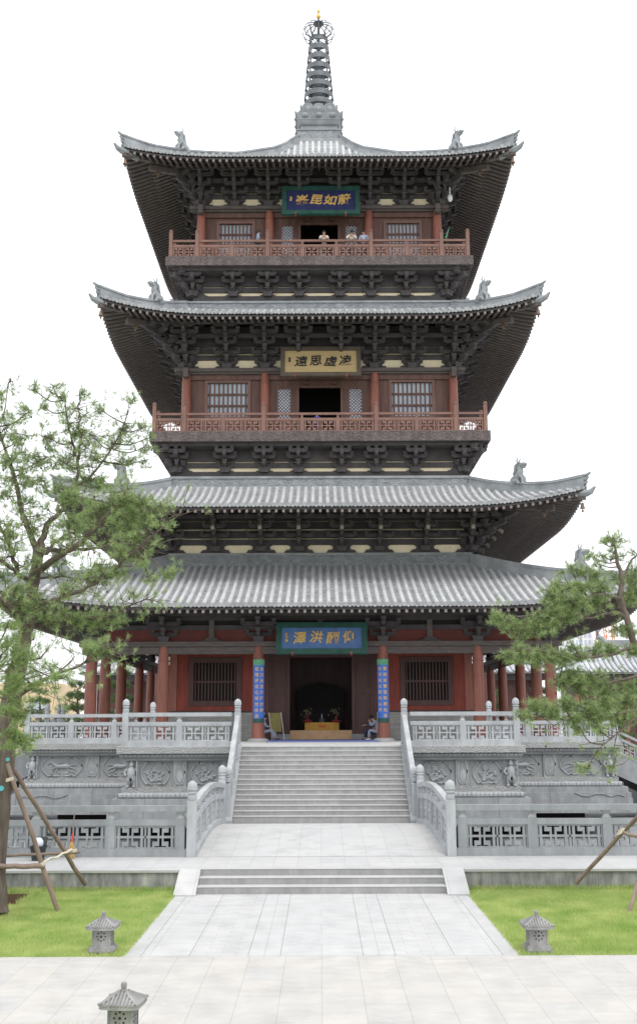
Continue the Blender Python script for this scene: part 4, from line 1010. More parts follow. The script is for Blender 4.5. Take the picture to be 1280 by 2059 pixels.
mb = MB(); mb.lathe([(.035, 0), (.035, .13), (.045, .13), (.045, .16)], (-7.05, 25.8, -.28), 12); tag(mb.build('pipe_stub', 'white_plastic', None), 'short white plastic pipe stub standing in the soil pit', 'pipe')

def litter(regs):
    V = []; 
    for (x0, x1, y0, y1, z, n, sz) in regs:
        for i in range(n):
            x, y, a = random.uniform(x0, x1), random.uniform(y0, y1), random.uniform(0, 6.28); l = sz * random.uniform(.5, 1.3); c, s_ = math.cos(a) * l, math.sin(a) * l
            V += [(x - c, y - s_, z), (x + c, y + s_, z + .004), (x - s_ * .35, y + c * .35, z + .006)]
    mb = MB(); mb.add(V, np.arange(len(V)).reshape(-1, 3)); tag(mb.build('leaf_litter', 'litter', None, loc=(0, 0, 0)), 'scattered brown leaf and needle litter on lawn edges and paving', 'litter', kind='stuff')
litter([(-8.2, -4.2, 22.5, 27.3, .045, 170, .022), (3.6, 9, 22.5, 27.4, .045, 90, .022), (2.9, 3.45, 20, 27, .006, 22, .02), (-3.45, -2.9, 20, 27, .006, 16, .02), (-3.3, 3.3, 16, 26.5, .006, 26, .014), (-8, 8, 27.7, 29.8, .456, 60, .016), (-7.7, -6.8, 25.4, 27, -.27, 40, .03), (3.1, 3.5, 26.6, 26.9, .006, 8, .03)])
# ================================================================ SIGNS
def text_mb(s, size, thick=.02, bold=.0, shear=0):
    cu = bpy.data.curves.new('t', 'FONT'); cu.body = s; cu.size = size; cu.extrude = thick / 2; cu.offset = bold; cu.align_x = 'CENTER'; cu.align_y = 'CENTER'; cu.shear = shear; cu.resolution_u = 3
    ob = bpy.data.objects.new('t', cu); sc.collection.objects.link(ob); dg = bpy.context.evaluated_depsgraph_get(); me = bpy.data.meshes.new_from_object(ob.evaluated_get(dg))
    V = [tuple(v.co) for v in me.vertices]; F = [tuple(p.vertices) for p in me.polygons]
    bpy.data.objects.remove(ob); bpy.data.curves.remove(cu); bpy.data.meshes.remove(me)
    mb = MB()
    if V: mb.add(V, F)
    return mb
def board(px0, px1, py0, py1, Y, tilt, chars, small, frame_m, panel_m, ink_m, label, fw=.24, sz=.62, rots=None):
    a = P(px0, (py0 + py1) / 2, Y); b = P(px1, (py0 + py1) / 2, Y); c = P((px0 + px1) / 2, (py0 + py1) / 2, Y)
    W = b[0] - a[0]; H = P(px0, py0, Y)[2] - P(px0, py1, Y)[2]; H /= math.cos(tilt)
    root = thing('name_board', label, 'name board', tuple(c))
    M = Matrix.Translation(c) @ Matrix.Rotation(tilt, 4, 'X')   # local x right, y into wall, z up
    def pt(mb, nm, m, par=root): mm = MB(); mm.merge(mb, M); return mm.build(nm, m, par)
    mb = MB()
    for q in ((-W/2, W/2, -.12, .06, H/2 - fw, H/2), (-W/2, W/2, -.12, .06, -H/2, -H/2 + fw), (-W/2, -W/2 + fw, -.117, .057, -H/2 + fw, H/2 - fw), (W/2 - fw, W/2, -.117, .057, -H/2 + fw, H/2 - fw)): mb.box(*q)
    pt(mb, 'board_frame', frame_m)
    mb = MB(); mb.box(-W/2 + fw - .01, W/2 - fw + .01, -.04, .05, -H/2 + fw - .01, H/2 - fw + .01); pan = pt(mb, 'board_panel', panel_m)
    T = Matrix.Translation((0, -.05, 0)) @ Matrix.Rotation(R(90), 4, 'X')
    iw = W - 2 * fw
    for i, ch in enumerate(chars):
        x = -iw/2 + iw * (.22 + .205 * i) ; rr = (rots or [0, 0, 0, 0])[i]
        mb = text_mb(ch, sz * .97, .03, .012, .15)
        if mb.V: mm = MB(); mm.merge(mb, T @ Matrix.Translation((x, -.02 + (.05 if i % 2 else -.0), 0)) @ Matrix.Rotation(rr, 4, 'Z')); pt(mm, 'inscription', ink_m, pan)
    mm = MB()
    for j, ch in enumerate(small):
        mb = text_mb(ch, .15, .02, .004)
        if mb.V: mm.merge(mb, T @ Matrix.Translation((-iw/2 + iw * .065, .2 - .16 * j, 0)))
    if mm.V: pt(mm, 'signature', ink_m, pan)
    mb = MB()
    for s in (-1, 1): mb.box(s * W * .32 - .05, s * W * .32 + .05, -.16, .1, -H/2 - .03, -H/2 + .09)
    pt(mb, 'board_bracket', 'column_red')
    mb = MB()
    for s in (-1, 1): mb.box(s * W * .3 - .03, s * W * .3 + .03, .06, .9, H/2 - .2, H/2 - .12)
    pt(mb, 'hanger', 'timber')
    return root
board(555, 738, 1252, 1316, 53.35, R(-14), '澤洪酬仰', '啟功書', 'green_frame', 'mid_blue_board', 'gold_paint', 'green framed blue name board with gold characters above the ground floor entrance', .26, .66, [.05, -.08, 0, .1])
board(564, 725, 696.5, 760, 56.9, R(-14), '遠思虛凌', '某某', 'brown_frame', 'tan_board', 'ink', 'brown framed tan name board with black characters above the middle storey door', .23, .72, [0, .08, -.06, .05])
board(566.5, 722.5, 372.5, 436, 57.5, R(-14), '峯昆如蔚', '某書', 'green_frame', 'blue_board', 'gold_paint', 'green framed dark blue name board with gold characters above the top storey door', .26, .78, [.1, -.1, -.1, .12])
def banner(sx, colA, colB, label):
    cx, cy = sx * 3.07, 54.0; r = .315; z0, z1 = 3.92, 6.98; rot = R(-12) * sx
    root = thing('column_banner', label, 'banner', (cx, cy - r, z0), 'blue couplet banners on the entrance columns')
    def cyl(a, z, rr=r): a = a + rot; return (cx + rr * math.sin(a), cy - rr * math.cos(a), z)
    def strip(za, zb, nm, m, rr, par):
        mb = MB(); A = np.linspace(-1.02, 1.02, 15)
        mb.grid([[cyl(a, za, rr) for a in A], [cyl(a, zb, rr) for a in A]]); mb.grid([[cyl(a, za, rr - .02) for a in A], [cyl(a, zb, rr - .02) for a in A]])
        for z in (za, zb): mb.grid([[cyl(a, z, rr) for a in A], [cyl(a, z, rr - .02) for a in A]])
        return mb.build(nm, m, par, smooth=True)
    cl = strip(z0, z1, 'banner_cloth', 'banner_blue', r, root); strip(z1 - .28, z1, 'banner_head', 'green_cloth', r + .012, cl); strip(z0, z0 + .2, 'banner_foot', 'green_frame', r + .012, cl)
    mb = MB(); mb.tube([cyl(-.9, z1), cyl(0, z1 + .3, r + .02), cyl(.9, z1)], .01, 4); mb.build('cord', 'twig', root)
    for col, a0 in ((colA, .42), (colB, -.42)):
        for i, ch in enumerate(col):
            tm = text_mb(ch, .20, .004, .002)
            if not tm.V: continue
            V = np.concatenate(tm.V); z = z1 - .48 - i * .285; mb = MB()
            for V_, F_ in ((V, tm.F[0]),): mb.add([cyl(a0 + v[0] / r, z + v[1], r + .006 + max(0, v[2])) for v in V_], F_)
            mb.build('inscription', 'gold_paint', cl)
banner(-1, '為茂茂居海降妙嚴', '音聞提目毛祥雲徐流', 'blue banner with gold characters on the column left of the entrance')
banner(1, '寶相清寶借佛教為非', '徐茂茂來堅持吉祥', 'blue banner with gold characters on the column right of the entrance')
# ================================================================ PEOPLE
def skinned(nodes, edges, root):
    me = bpy.data.meshes.new('s'); names = list(nodes); ix = {n: i for i, n in enumerate(names)}
    me.from_pydata([nodes[n][0] for n in names], [(ix[a], ix[b]) for a, b in edges], [])
    ob = bpy.data.objects.new('s', me); sc.collection.objects.link(ob)
    md = ob.modifiers.new('k', 'SKIN'); ob.modifiers.new('b', 'SUBSURF').levels = 1; md.use_smooth_shade = True
    sv = me.skin_vertices[0].data
    for n in names:
        r = nodes[n][1]; r = (r, r) if np.isscalar(r) else r; sv[ix[n]].radius = r; sv[ix[n]].use_root = (n == root)
    dg = bpy.context.evaluated_depsgraph_get(); m2 = bpy.data.meshes.new_from_object(ob.evaluated_get(dg))
    mb = MB(); mb.add([tuple(v.co) for v in m2.vertices], [tuple(p.vertices) for p in m2.polygons])
    bpy.data.objects.remove(ob); bpy.data.meshes.remove(me); bpy.data.meshes.remove(m2); return mb
V3 = lambda *a: np.array(a, float)
def person(loc, face, sc_, label, pose, top, bottom, sleeves=True, hairlong=False, group=None, dress=False, shoes='grey_cloth'):
    """local frame: +y is the way the person faces"""
    J = dict(hip=V3(0,0,.92), chest=V3(0,.0,1.28), neck=V3(0,0,1.46), head=V3(0,.02,1.60),
             lsh=V3(-.18,0,1.40), rsh=V3(.18,0,1.40), lel=V3(-.25,-.02,1.13), rel=V3(.25,-.02,1.13), lwr=V3(-.24,.08,.90), rwr=V3(.24,.08,.90),
             lkn=V3(-.10,.02,.50), rkn=V3(.10,.02,.50), lan=V3(-.10,-.01,.08), ran=V3(.10,-.01,.08))
    J.update({k: V3(*v) for k, v in pose.items()})
    M = Matrix.Translation(loc) @ Matrix.Rotation(face, 4, 'Z') @ Matrix.Scale(sc_, 4)
    up = J['head'] - J['neck']; up /= np.linalg.norm(up); fw = V3(0, 1, 0) - up * up[1]; fw /= np.linalg.norm(fw)
    N_ = {'hip': (J['hip'], .12), 'waist': ((J['hip'] * .55 + J['chest'] * .45), (.125, .10)), 'chest': (J['chest'], (.15, .11)), 'ut': (J['chest'] * .4 + J['neck'] * .6, (.11, .085)), 'neck': (J['neck'], .055),
          'h0': (J['neck'] + up * .07 + fw * .01, .06), 'h1': (J['head'] + fw * .015, (.078, .092)), 'h2': (J['head'] + up * .10, .06)}
    E_ = [('hip', 'waist'), ('waist', 'chest'), ('chest', 'ut'), ('ut', 'neck'), ('neck', 'h0'), ('h0', 'h1'), ('h1', 'h2')]
    for s in 'lr':
        sg = -1 if s == 'l' else 1
        N_[s + 'th'] = (J['hip'] + V3(sg * .09, 0, -.08), .085)
        N_[s + 'sh'] = (J[s + 'sh'], .055); N_[s + 'el'] = (J[s + 'el'], .042); N_[s + 'wr'] = (J[s + 'wr'], .027)
        N_[s + 'kn'] = (J[s + 'kn'], .055); N_[s + 'an'] = (J[s + 'an'], .038)
        f = J[s + 'an'] + V3(0, .13, -.045); N_[s + 'toe'] = (f, .035); hd = J[s + 'wr'] - J[s + 'el']; hd /= np.linalg.norm(hd); N_[s + 'hand'] = (J[s + 'wr'] + hd * .06, (.036, .018))
        E_ += [('ut', s + 'sh'), (s + 'sh', s + 'el'), (s + 'el', s + 'wr'), (s + 'wr', s + 'hand'), ('hip', s + 'th'), (s + 'th', s + 'kn'), (s + 'kn', s + 'an'), (s + 'an', s + 'toe')]
    body = skinned(N_, E_, 'hip')
    for s in 'lr':     # fingers and thumb, curled
        hd = J[s + 'wr'] - J[s + 'el']; hd /= np.linalg.norm(hd); sd_ = np.cross(hd, V3(0, 0, 1)); sd_ /= np.linalg.norm(sd_) + 1e-6; dn = np.cross(sd_, hd); b = J[s + 'wr'] + hd * .08
        for i, (t, l) in enumerate(((-.027, .065), (-.009, .075), (.009, .072), (.026, .055))): body.tube([b + sd_ * t, b + sd_ * t + hd * l * .5, b + sd_ * t + hd * l * .8 - dn * .02], [.009, .008, .006], 5)
        body.tube([b - hd * .04 + sd_ * .03, b + sd_ * .05, b + hd * .02 + sd_ * .052], [.011, .009, .007], 5)
    hc = J['head'] + fw * .015; rt_ = np.cross(fw, up)
    body.tube([hc + fw * .085 + up * .02, hc + fw * .115 - up * .02, hc + fw * .09 - up * .03], [.008, .014, .008], 5)
    for q in (-1, 1): body.ball(hc + rt_ * q * .085 - up * .005, (.015, .02, .03), 6)
    mm = MB(); mm.merge(body, M); o = mm.build('person', 'skin', None, smooth=2, loc=tuple(M @ Vector((0, 0, 0)))); tag(o, label, 'person', group)
    def sub(mb, nm, m): q = MB(); q.merge(mb, M); return q.build(nm, m, o, smooth=2)
    # hair
    mb = MB(); mb.ball(hc + up * .035 - fw * .028, (.098, .105, .095), 12)
    if hairlong: mb.tube([hc - fw * .07 + up * .02, hc - fw * .10 - up * .10, hc - fw * .09 - up * .22], [.08, .07, .03], 8)
    sub(mb, 'hair', 'hair')
    mb = MB()
    for q in (-1, 1): mb.ball(hc + fw * .088 + rt_ * q * .032 + up * .012, (.012, .008, .006), 6)
    sub(mb, 'eyes', 'ink')
    k = 1.0
    Nn = {n: (N_[n][0], tuple(np.array(N_[n][1] if not np.isscalar(N_[n][1]) else (N_[n][1],) * 2) + .016)) for n in N_}
    Nn['ne2'] = (J['neck'] - up * .035, (.075, .07)); ee = [('hip', 'waist'), ('waist', 'chest'), ('chest', 'ut'), ('ut', 'ne2')]
    use = {'hip', 'waist', 'chest', 'ut', 'ne2'}
    for s in 'lr':
        mid = J[s + 'sh'] * .35 + J[s + 'el'] * .65 if not sleeves else J[s + 'el']; Nn[s + 'm'] = (mid, .062); ee += [('ut', s + 'sh'), (s + 'sh', s + 'm')]; use |= {s + 'sh', s + 'm'}
        if sleeves == 2: Nn[s + 'm2'] = (J[s + 'wr'] * .9 + J[s + 'el'] * .1, .05); ee.append((s + 'm', s + 'm2')); use.add(s + 'm2')
    sub(skinned({n: Nn[n] for n in Nn if n in use}, ee, 'hip'), 'shirt', top)
    use = {'hip'}; ee = []
    Nn['hip'] = (Nn['hip'][0], (.142, .135))
    for s in 'lr':
        Nn[s + 'c'] = (J[s + 'an'] + V3(0, 0, .03), .062 if not dress else .09); Nn[s + 'kn'] = (J[s + 'kn'], .078)
        ee += [('hip', s + 'th'), (s + 'th', s + 'kn'), (s + 'kn', s + 'c')]; use |= {s + 'th', s + 'kn', s + 'c'}
    sub(skinned({n: Nn[n] for n in Nn if n in use}, ee, 'hip'), 'trousers', bottom)
    mb = MB()
    for s in 'lr':
        f = J[s + 'an']; mb.tube([f + V3(0, -.05, -.045), f + V3(0, .05, -.04), f + V3(0, .17, -.055)], [.045, .05, .03], 8)
    sub(mb, 'shoes', shoes)
    return o
fold = dict(lel=(-.26,.04,1.16), rel=(.26,.04,1.16), lwr=(.06,.22,1.20), rwr=(-.06,.24,1.16))
lean = dict(chest=(0,.16,1.20), neck=(0,.27,1.33), head=(0,.33,1.45), lsh=(-.18,.22,1.28), rsh=(.18,.22,1.28), lel=(-.26,.30,1.08), rel=(.26,.30,1.08), lwr=(-.10,.46,1.12), rwr=(.10,.46,1.12), hip=(0,-.05,.90))
sit = dict(hip=(0,0,.46), chest=(0,.05,.84), neck=(0,.10,1.0), head=(0,.15,1.13), lsh=(-.18,.08,.95), rsh=(.18,.08,.95), lel=(-.24,.18,.72), rel=(.24,.18,.72), lwr=(-.10,.40,.66), rwr=(.10,.40,.66),
           lkn=(-.11,.46,.50), rkn=(.11,.44,.50), lan=(-.10,.50,.08), ran=(.12,.40,.08))
sit_in = dict(sit, chest=(0,.12,.80), neck=(0,.22,.96), head=(0,.30,1.07), lsh=(-.18,.18,.92), rsh=(.18,.18,.92), lel=(-.22,.36,.70), rel=(.22,.36,.72), lwr=(-.05,.42,.92), rwr=(.06,.45,.90))
ZT, ZM = 29.49, 19.24
person((P(519, 480, 57.3)[0], 57.3, ZT), R(-90), 1.05, 'man in pale blue shirt with folded arms before the top balcony left window', fold, 'sky_blue', 'navy')
person((P(651, 480, 57.25)[0], 57.28, ZT), R(180), 1.03, 'woman in a white sleeveless top leaning on the top balcony rail before the doorway', lean, 'white_cloth', 'grey_cloth', False, True)
person((P(706, 480, 57.25)[0], 57.28, ZT), R(180), 1.05, 'person in white T-shirt bending over the right of the top balcony rail', dict(lean, head=(0,.40,1.40), neck=(0,.30,1.31)), 'white_cloth', 'navy')
person((P(731, 480, 57.3)[0], 57.35, ZT), R(172), 1.05, 'person in blue and white checked top looking down by the top balcony column', dict(lwr=(-.12,.25,1.05), rwr=(.12,.25,1.05), head=(0,.07,1.59)), 'checked', 'navy')
person((P(646, 500, 57.25)[0], 57.2, ZT), R(180), .46, 'toddler in a lime green top behind the fretwork of the top balcony', {}, 'lime_cloth', 'white_cloth')
person((P(721, 500, 57.25)[0], 57.15, ZT), R(190), .48, 'toddler in pale grey behind the top balcony fretwork at the feet of two adults', {}, 'white_cloth', 'grey_cloth')
person((P(637, 850, 56.9)[0], 57.0, ZM), R(155), .72, 'child in a blue dress standing behind the middle balcony rail', dict(lwr=(-.2,.2,1.0)), 'blue_cloth', 'blue_cloth', False)
def stool(x, y, label):
    s = thing('stool', label, 'stool', (x, y, 3.05)); mb = MB(); mb.lathe([(.17, .40), (.18, .42), (.18, .45), (.16, .46)], (x, y, 3.05), 16); mb.build('seat', 'grey_cloth', s)
    for a in (45, 135, 225, 315):
        c, q = math.cos(R(a)), math.sin(R(a)); mb = MB(); mb.tube([(x + .12 * c, y + .12 * q, 3.45), (x + .18 * c, y + .18 * q, 3.05)], .014, 6); mb.build('leg', 'iron', s)
stool(-2.98, 55.1, 'dark stool hidden behind the left entrance column'); stool(2.86, 55.1, 'dark stool beside the right entrance column'); stool(2.72, 55.95, 'dark stool of the rear sitter, deeper in the porch')
person((-2.93, 55.1, 3.05), R(-90), 1.0, 'person in blue grey clothes sitting half hidden behind the left entrance column', dict(sit, lkn=(-.11,.44,.54), lan=(.05,.72,.14), ran=(.02,.62,.08)), 'robe', 'robe', 2)
person((2.86, 55.1, 3.05), R(90), 1.0, 'person in blue grey clothes seated with raised hands by the right entrance column', sit_in, 'robe', 'robe', 2, shoes='white_cloth')
person((2.70, 55.95, 3.05), R(92), .98, 'person in dark trousers sitting just behind the one at the right entrance column', dict(sit, lwr=(-.1,.5,.75), rwr=(.08,.58,.70)), 'grey_cloth', 'navy', 2)
# ================================================================ PORCH OBJECTS
mb = MB(); mb.box(-2.55, 2.75, 51.3, 56.6, 3.045, 3.07); tag(mb.build('door_mat', 'blue_mat', None), 'long blue carpet laid before the entrance threshold', 'carpet')
db = thing('display_board', 'gilt notice board leaning on a wooden easel left of the doorway', 'notice board', (-2.25, 56.2, 3.05))
def bq(x, z, t=0): return (-2.25 + x, 56.2 - .0 + (z) * .22 + t, 3.05 + z)
mb = MB(); mb.hexa([bq(-.34, .42), bq(.24, .42), bq(.24, .42, .04), bq(-.34, .42, .04), bq(-.42, 1.36), bq(.18, 1.36), bq(.18, 1.36, .04), bq(-.42, 1.36, .04)]); mb.build('board', 'gilt_board', db)
for a, b in (((-.42, 1.38), (-.22, .0)), ((.20, 1.38), (.40, .0))): mb = MB(); mb.tube([bq(a[0], a[1], -.02), bq(b[0], b[1], -.02)], .022, 6); mb.build('leg', 'white_cloth', db)
mb = MB(); mb.tube([bq(-.1, 1.3, .05), (-2.3, 56.95, 3.05)], .02, 6); mb.build('leg', 'white_cloth', db)
at = thing('altar_table', 'altar table under a yellow cloth inside the dark doorway', 'altar table', (0, 58.6, 3.05))
mb = MB(); mb.box(-.85, .95, 58.3, 59.0, 3.86, 3.92); mb.build('table_top', 'yellow_cloth', at)
mb = MB(); mb.box(-.60, .70, 58.26, 58.3, 3.1, 3.9); mb.box(-.85, -.60, 58.33, 58.36, 3.1, 3.88); mb.box(.70, .95, 58.33, 58.36, 3.1, 3.88); mb.build('cloth_front', 'yellow_cloth', at)
for x in (-.8, .9):
    for y in (58.4, 58.95): mb = MB(); mb.box(x - .03, x + .03, y - .03, y + .03, 3.05, 3.86); mb.build('leg', 'door_wood', at)
tm = text_mb('功德箱', .15, .004, .003)
if tm.V: mm = MB(); mm.merge(tm, Matrix.Translation((.05, 58.25, 3.72)) @ Matrix.Rotation(R(90), 4, 'X')); mm.build('inscription', 'red_plastic', at)
for x, w_ in ((-.72, 'left'), (.82, 'right')):
    v = thing('flower_vase', 'vase of mixed flowers on the %s end of the altar table' % w_, 'vase', (x, 58.7, 3.92)); mb = MB(); mb.lathe([(.06, 0), (.10, .1), (.07, .25), (.05, .32), (.07, .36)], (x, 58.7, 3.92), 12); mb.build('vase_body', 'flower_red', v, smooth=True)
    mb = MB()
    for i in range(26): mb.ball((x + random.gauss(0, .12), 58.7 + random.gauss(0, .1), 4.45 + random.gauss(0, .14)), random.uniform(.03, .05), 5)
    mb.build('flowers', 'flower_mixed', v)
    c = MB(); c.lathe([(.24, 0), (.27, .05), (.25, .12), (.1, .14)], (x * 1.0, 58.45, 3.925), 14); tag(c.build('cushion', 'flower_red', None, smooth=True), 'red cloth cushion at the %s front corner of the altar table' % w_, 'cushion')
ce = thing('incense_burner', 'small dark incense burner with a pale candle in the middle of the altar table', 'incense burner', (.05, 58.5, 3.92)); mb = MB(); mb.lathe([(.1, 0), (.16, .06), (.17, .14), (.13, .16), (.15, .2)], (.05, 58.5, 3.92), 14); mb.build('bowl', 'iron', ce, smooth=True)
mb = MB(); mb.lathe([(.02, .15), (.018, .42), (.005, .45)], (.05, 58.5, 3.92), 8); mb.build('candle', 'white_cloth', ce)
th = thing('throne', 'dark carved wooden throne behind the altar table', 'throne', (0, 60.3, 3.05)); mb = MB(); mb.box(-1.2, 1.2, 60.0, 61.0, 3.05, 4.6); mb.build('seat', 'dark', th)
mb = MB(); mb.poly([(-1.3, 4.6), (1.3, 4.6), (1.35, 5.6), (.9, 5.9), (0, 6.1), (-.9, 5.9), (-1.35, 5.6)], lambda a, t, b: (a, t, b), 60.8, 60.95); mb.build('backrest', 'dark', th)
# camera dome, pennant, bells
dc = thing('security_camera', 'white dome security camera under the right end of the top eave', 'security camera', (6.95, 57.6, 33.9)); c = P(904, 398, 57.6)
mb = MB(); mb.tube([(c[0], 57.6, c[2] + .65), (c[0], 57.6, c[2] + .2)], .035, 6); mb.build('bracket', 'white_plastic', dc); mb = MB(); mb.ball((c[0], 57.6, c[2]), (.15, .15, .24), 12); mb.build('dome', 'white_plastic', dc, smooth=True)
c = P(899, 470, 57.6); mb = MB(); mb.tube([(c[0] - .1, 57.6, c[2] - .8), (c[0] + .12, 57.6, c[2] + .45)], .012, 5); pn = mb.build('pennant', 'twig', None, loc=(c[0] - .1, 57.6, c[2] - .8)); tag(pn, 'small green pennant on a stick at the right end of the top balcony', 'pennant')
ORG[pn.name] = (c[0] - .1, 57.6, c[2] - .8); mb = MB(); mb.poly([(c[0] + .12, c[2] + .45), (c[0] - .06, c[2] - .3), (c[0] - .16, c[2] - .25)], lambda a, t, b: (a, t, b), 57.59, 57.6); mb.build('flag_cloth', 'green_cloth', pn)
for (rf, sf, srf), (oE, nm) in zip(roofs[1:], ((13.05, 'third lowest'), (11.6, 'middle'), (10.75, 'top'))):
    pass
for i, (oE, nm) in enumerate(((13.05, 'second lowest'), (11.6, 'middle'), (10.75, 'topmost'))):
    srf = roofs[i + 1][2]
    for sx, s_ in ((-1, 'left'), (1, 'right')):
        for back, w_ in ((.15, 'at the tip of'), (1.7, 'further in under')):
            o = oE - back; x, y = sx * o, CY - o; z = srf(o, o) - .42
            b = MB(); b.lathe([(.02, 0), (.07, -.03), (.09, -.16), (.13, -.30), (.12, -.30), (.03, -.2)], (x, y, z - .12), 10); b.tube([(x, y, z + .1), (x, y, z - .14)], .012, 5)
            bl = b.build('wind_bell', 'bronze_bell', None, loc=(x, y, z - .4), smooth=True); tag(bl, 'bronze wind bell %s the %s corner of the %s roof' % (w_, s_, nm), 'wind bell', 'wind bells under the eave corners')
            mb = MB(); mb.tube([(x, y, z - .3), (x, y, z - .48)], .008, 4); mb.box(x - .05, x + .05, y - .004, y + .004, z - .60, z - .47); mb.build('clapper', 'bronze_bell', bl)
# ================================================================ PINES
def needle_mesh(tips, dirs, n, ln, wd, up=.35):
    """tufts: needles radiating round each shoot"""
    T = len(tips); tips = np.repeat(tips, n, 0); dirs = np.repeat(dirs, n, 0); m = len(tips)
    r = rng.normal(size=(m, 3)); r /= np.linalg.norm(r, axis=1)[:, None]
    d = dirs * .75 + r * .95; d[:, 2] += up * .3; d /= np.linalg.norm(d, axis=1)[:, None]
    L = ln * rng.uniform(.7, 1.15, m)[:, None]; b = tips - dirs * (rng.uniform(0, .9, m)[:, None] * ln * .9)
    s = np.cross(d, rng.normal(size=(m, 3))); s /= np.linalg.norm(s, axis=1)[:, None]
    V = np.stack([b - s * wd, b + s * wd, b + d * L], 1).reshape(-1, 3)
    mb = MB(); mb.add(V, np.arange(3 * m).reshape(-1, 3)); return mb
def smooth_line(pts, k=4):
    pts = np.asarray(pts, float); out = []
    for i in range(len(pts) - 1):
        p0, p1, p2, p3 = pts[max(0, i-1)], pts[i], pts[i+1], pts[min(len(pts)-1, i+2)]
        for t in np.linspace(0, 1, k, endpoint=False): out.append(.5 * ((2*p1) + (-p0+p2)*t + (2*p0-5*p1+4*p2-p3)*t*t + (-p0+3*p1-3*p2+p3)*t**3))
    out.append(pts[-1]); return np.array(out)
def pine(label, Y0, trunk, limbs, blobs, base, needle=('needles', .13, .0042, 30), name='pine_tree', cones=60, leafless=(), dens=2.1, sprig=2.2, lr=1.0, tr_=1.0):
    """trunk / limbs: [(px,py,dY,radius_m)] ; blobs: (px,py,rx,ry,count,dY)"""
    loc = (base[0], base[1], 0); root = thing(name, label, 'pine tree', loc)
    nodes = []; mb = MB(); extra = []
    tl = smooth_line([tuple(P(a, b, Y0 + c)) + (r,) for a, b, c, r in trunk]); 
    tr = tl.copy(); k = np.arange(len(tr)); tr[1:, :3] += rng.normal(size=(len(tr) - 1, 3)) * .012; mb.tube(tr[:, :3], tr[:, 3] * tr_ * (1 + rng.normal(size=len(tr)) * .03), 14); mb.build('trunk', 'bark', root, smooth=True)
    nodes.append(tl[:, :3])
    for L in limbs:
        l = smooth_line([tuple(P(a, b, Y0 + c)) + (r * lr,) for a, b, c, r in L]); l[1:, :3] += rng.normal(size=(len(l) - 1, 3)) * .015
        mb = MB(); mb.tube(l[:, :3], l[:, 3], 8); mb.build('limb', 'bark', root, smooth=True); nodes.append(l[:, :3])
        wt = l[:, 3]
        for _ in range(int(len(l) * sprig)):
            j = rng.integers(max(1, len(l) // 4), len(l)); extra.append((l[j, :3], l[j, :3] + rng.normal(size=3) * np.array([.32, .3, .26]) + np.array([0, 0, .06])))
    nd = np.concatenate(nodes); tw = MB(); tips = []; dirs = []
    for (px, py, rx, ry, cnt, dy) in blobs:
        c = P(px, py, Y0 + dy); s = (P(px + 100, py, Y0 + dy)[0] - c[0]) / 100; R_ = np.array([rx * s, max(.12, min(rx, ry) * s * 1.2), ry * s]) * 1.4
        d = np.linalg.norm(nd - c, axis=1) + (nd[:, 2] > c[2]) * .5; q = nd[np.argmin(d)]
        mid = (q + c) / 2 + np.array([0, 0, -.12 * np.linalg.norm(c - q)]) + rng.normal(size=3) * .03
        far = c + (c - q) / (np.linalg.norm(c - q) + 1e-6) * min(R_) * .6
        ln_ = smooth_line([q, mid, c, far], 4); tw.tube(ln_, np.linspace(.02, .006, len(ln_)), 5, False)
        cnt = int(cnt * (1 if cnt < 34 else .8) * dens); ns = max(3, int(cnt / 4)); sub = []
        for i in range(ns):
            v = rng.normal(size=3); v /= np.linalg.norm(v); p = c + v * R_ * rng.uniform(.15, 1.0); j = ln_[rng.integers(len(ln_) // 2, len(ln_))]
            tw.tube([j, (j + p) / 2 + rng.normal(size=3) * .03, p], [.008, .006, .005], 4, False); sub.append((p, j))
        for i in range(cnt):
            p0, j = sub[rng.integers(ns)]; v = rng.normal(size=3); v /= np.linalg.norm(v); t = p0 + v * .16 * rng.uniform(.4, 1.2)
            dd = (t - j); dd /= np.linalg.norm(dd) + 1e-6; dd = dd * .6 + np.array([0, 0, .55]) + v * .25; dd /= np.linalg.norm(dd)
            tw.tube([p0, (p0 + t) / 2 + np.array([0, 0, -.02]), t], [.005, .0045, .004], 3, False); tips.append(t); dirs.append(dd)
    for j, p in extra:
        tw.tube([j, (j + p) / 2 + rng.normal(size=3) * .02, p], [.009, .006, .004], 4, False)
        for _ in range(2):
            v = rng.normal(size=3) * .07; dd = p - j; dd = dd / (np.linalg.norm(dd) + 1e-6) * .6 + np.array([0, 0, .5]); tips.append(p + v); dirs.append(dd / np.linalg.norm(dd))
    for L in leafless:
        l = smooth_line([tuple(P(a, b, Y0 + c)) + (r,) for a, b, c, r in L]); tw.tube(l[:, :3], l[:, 3], 6)
    tips = np.array(tips); dirs = np.array(dirs); m = needle_mesh(tips, dirs, needle[3], needle[1], needle[2]); m.build('crown', needle[0], root)
    if cones:
        for i in rng.choice(len(tips), min(cones, len(tips)), False): tw.ball(tips[i] - np.array([0, 0, .07]), (.022, .022, .032), 6)
    tw.build('twigs', 'twig', root)
    return root
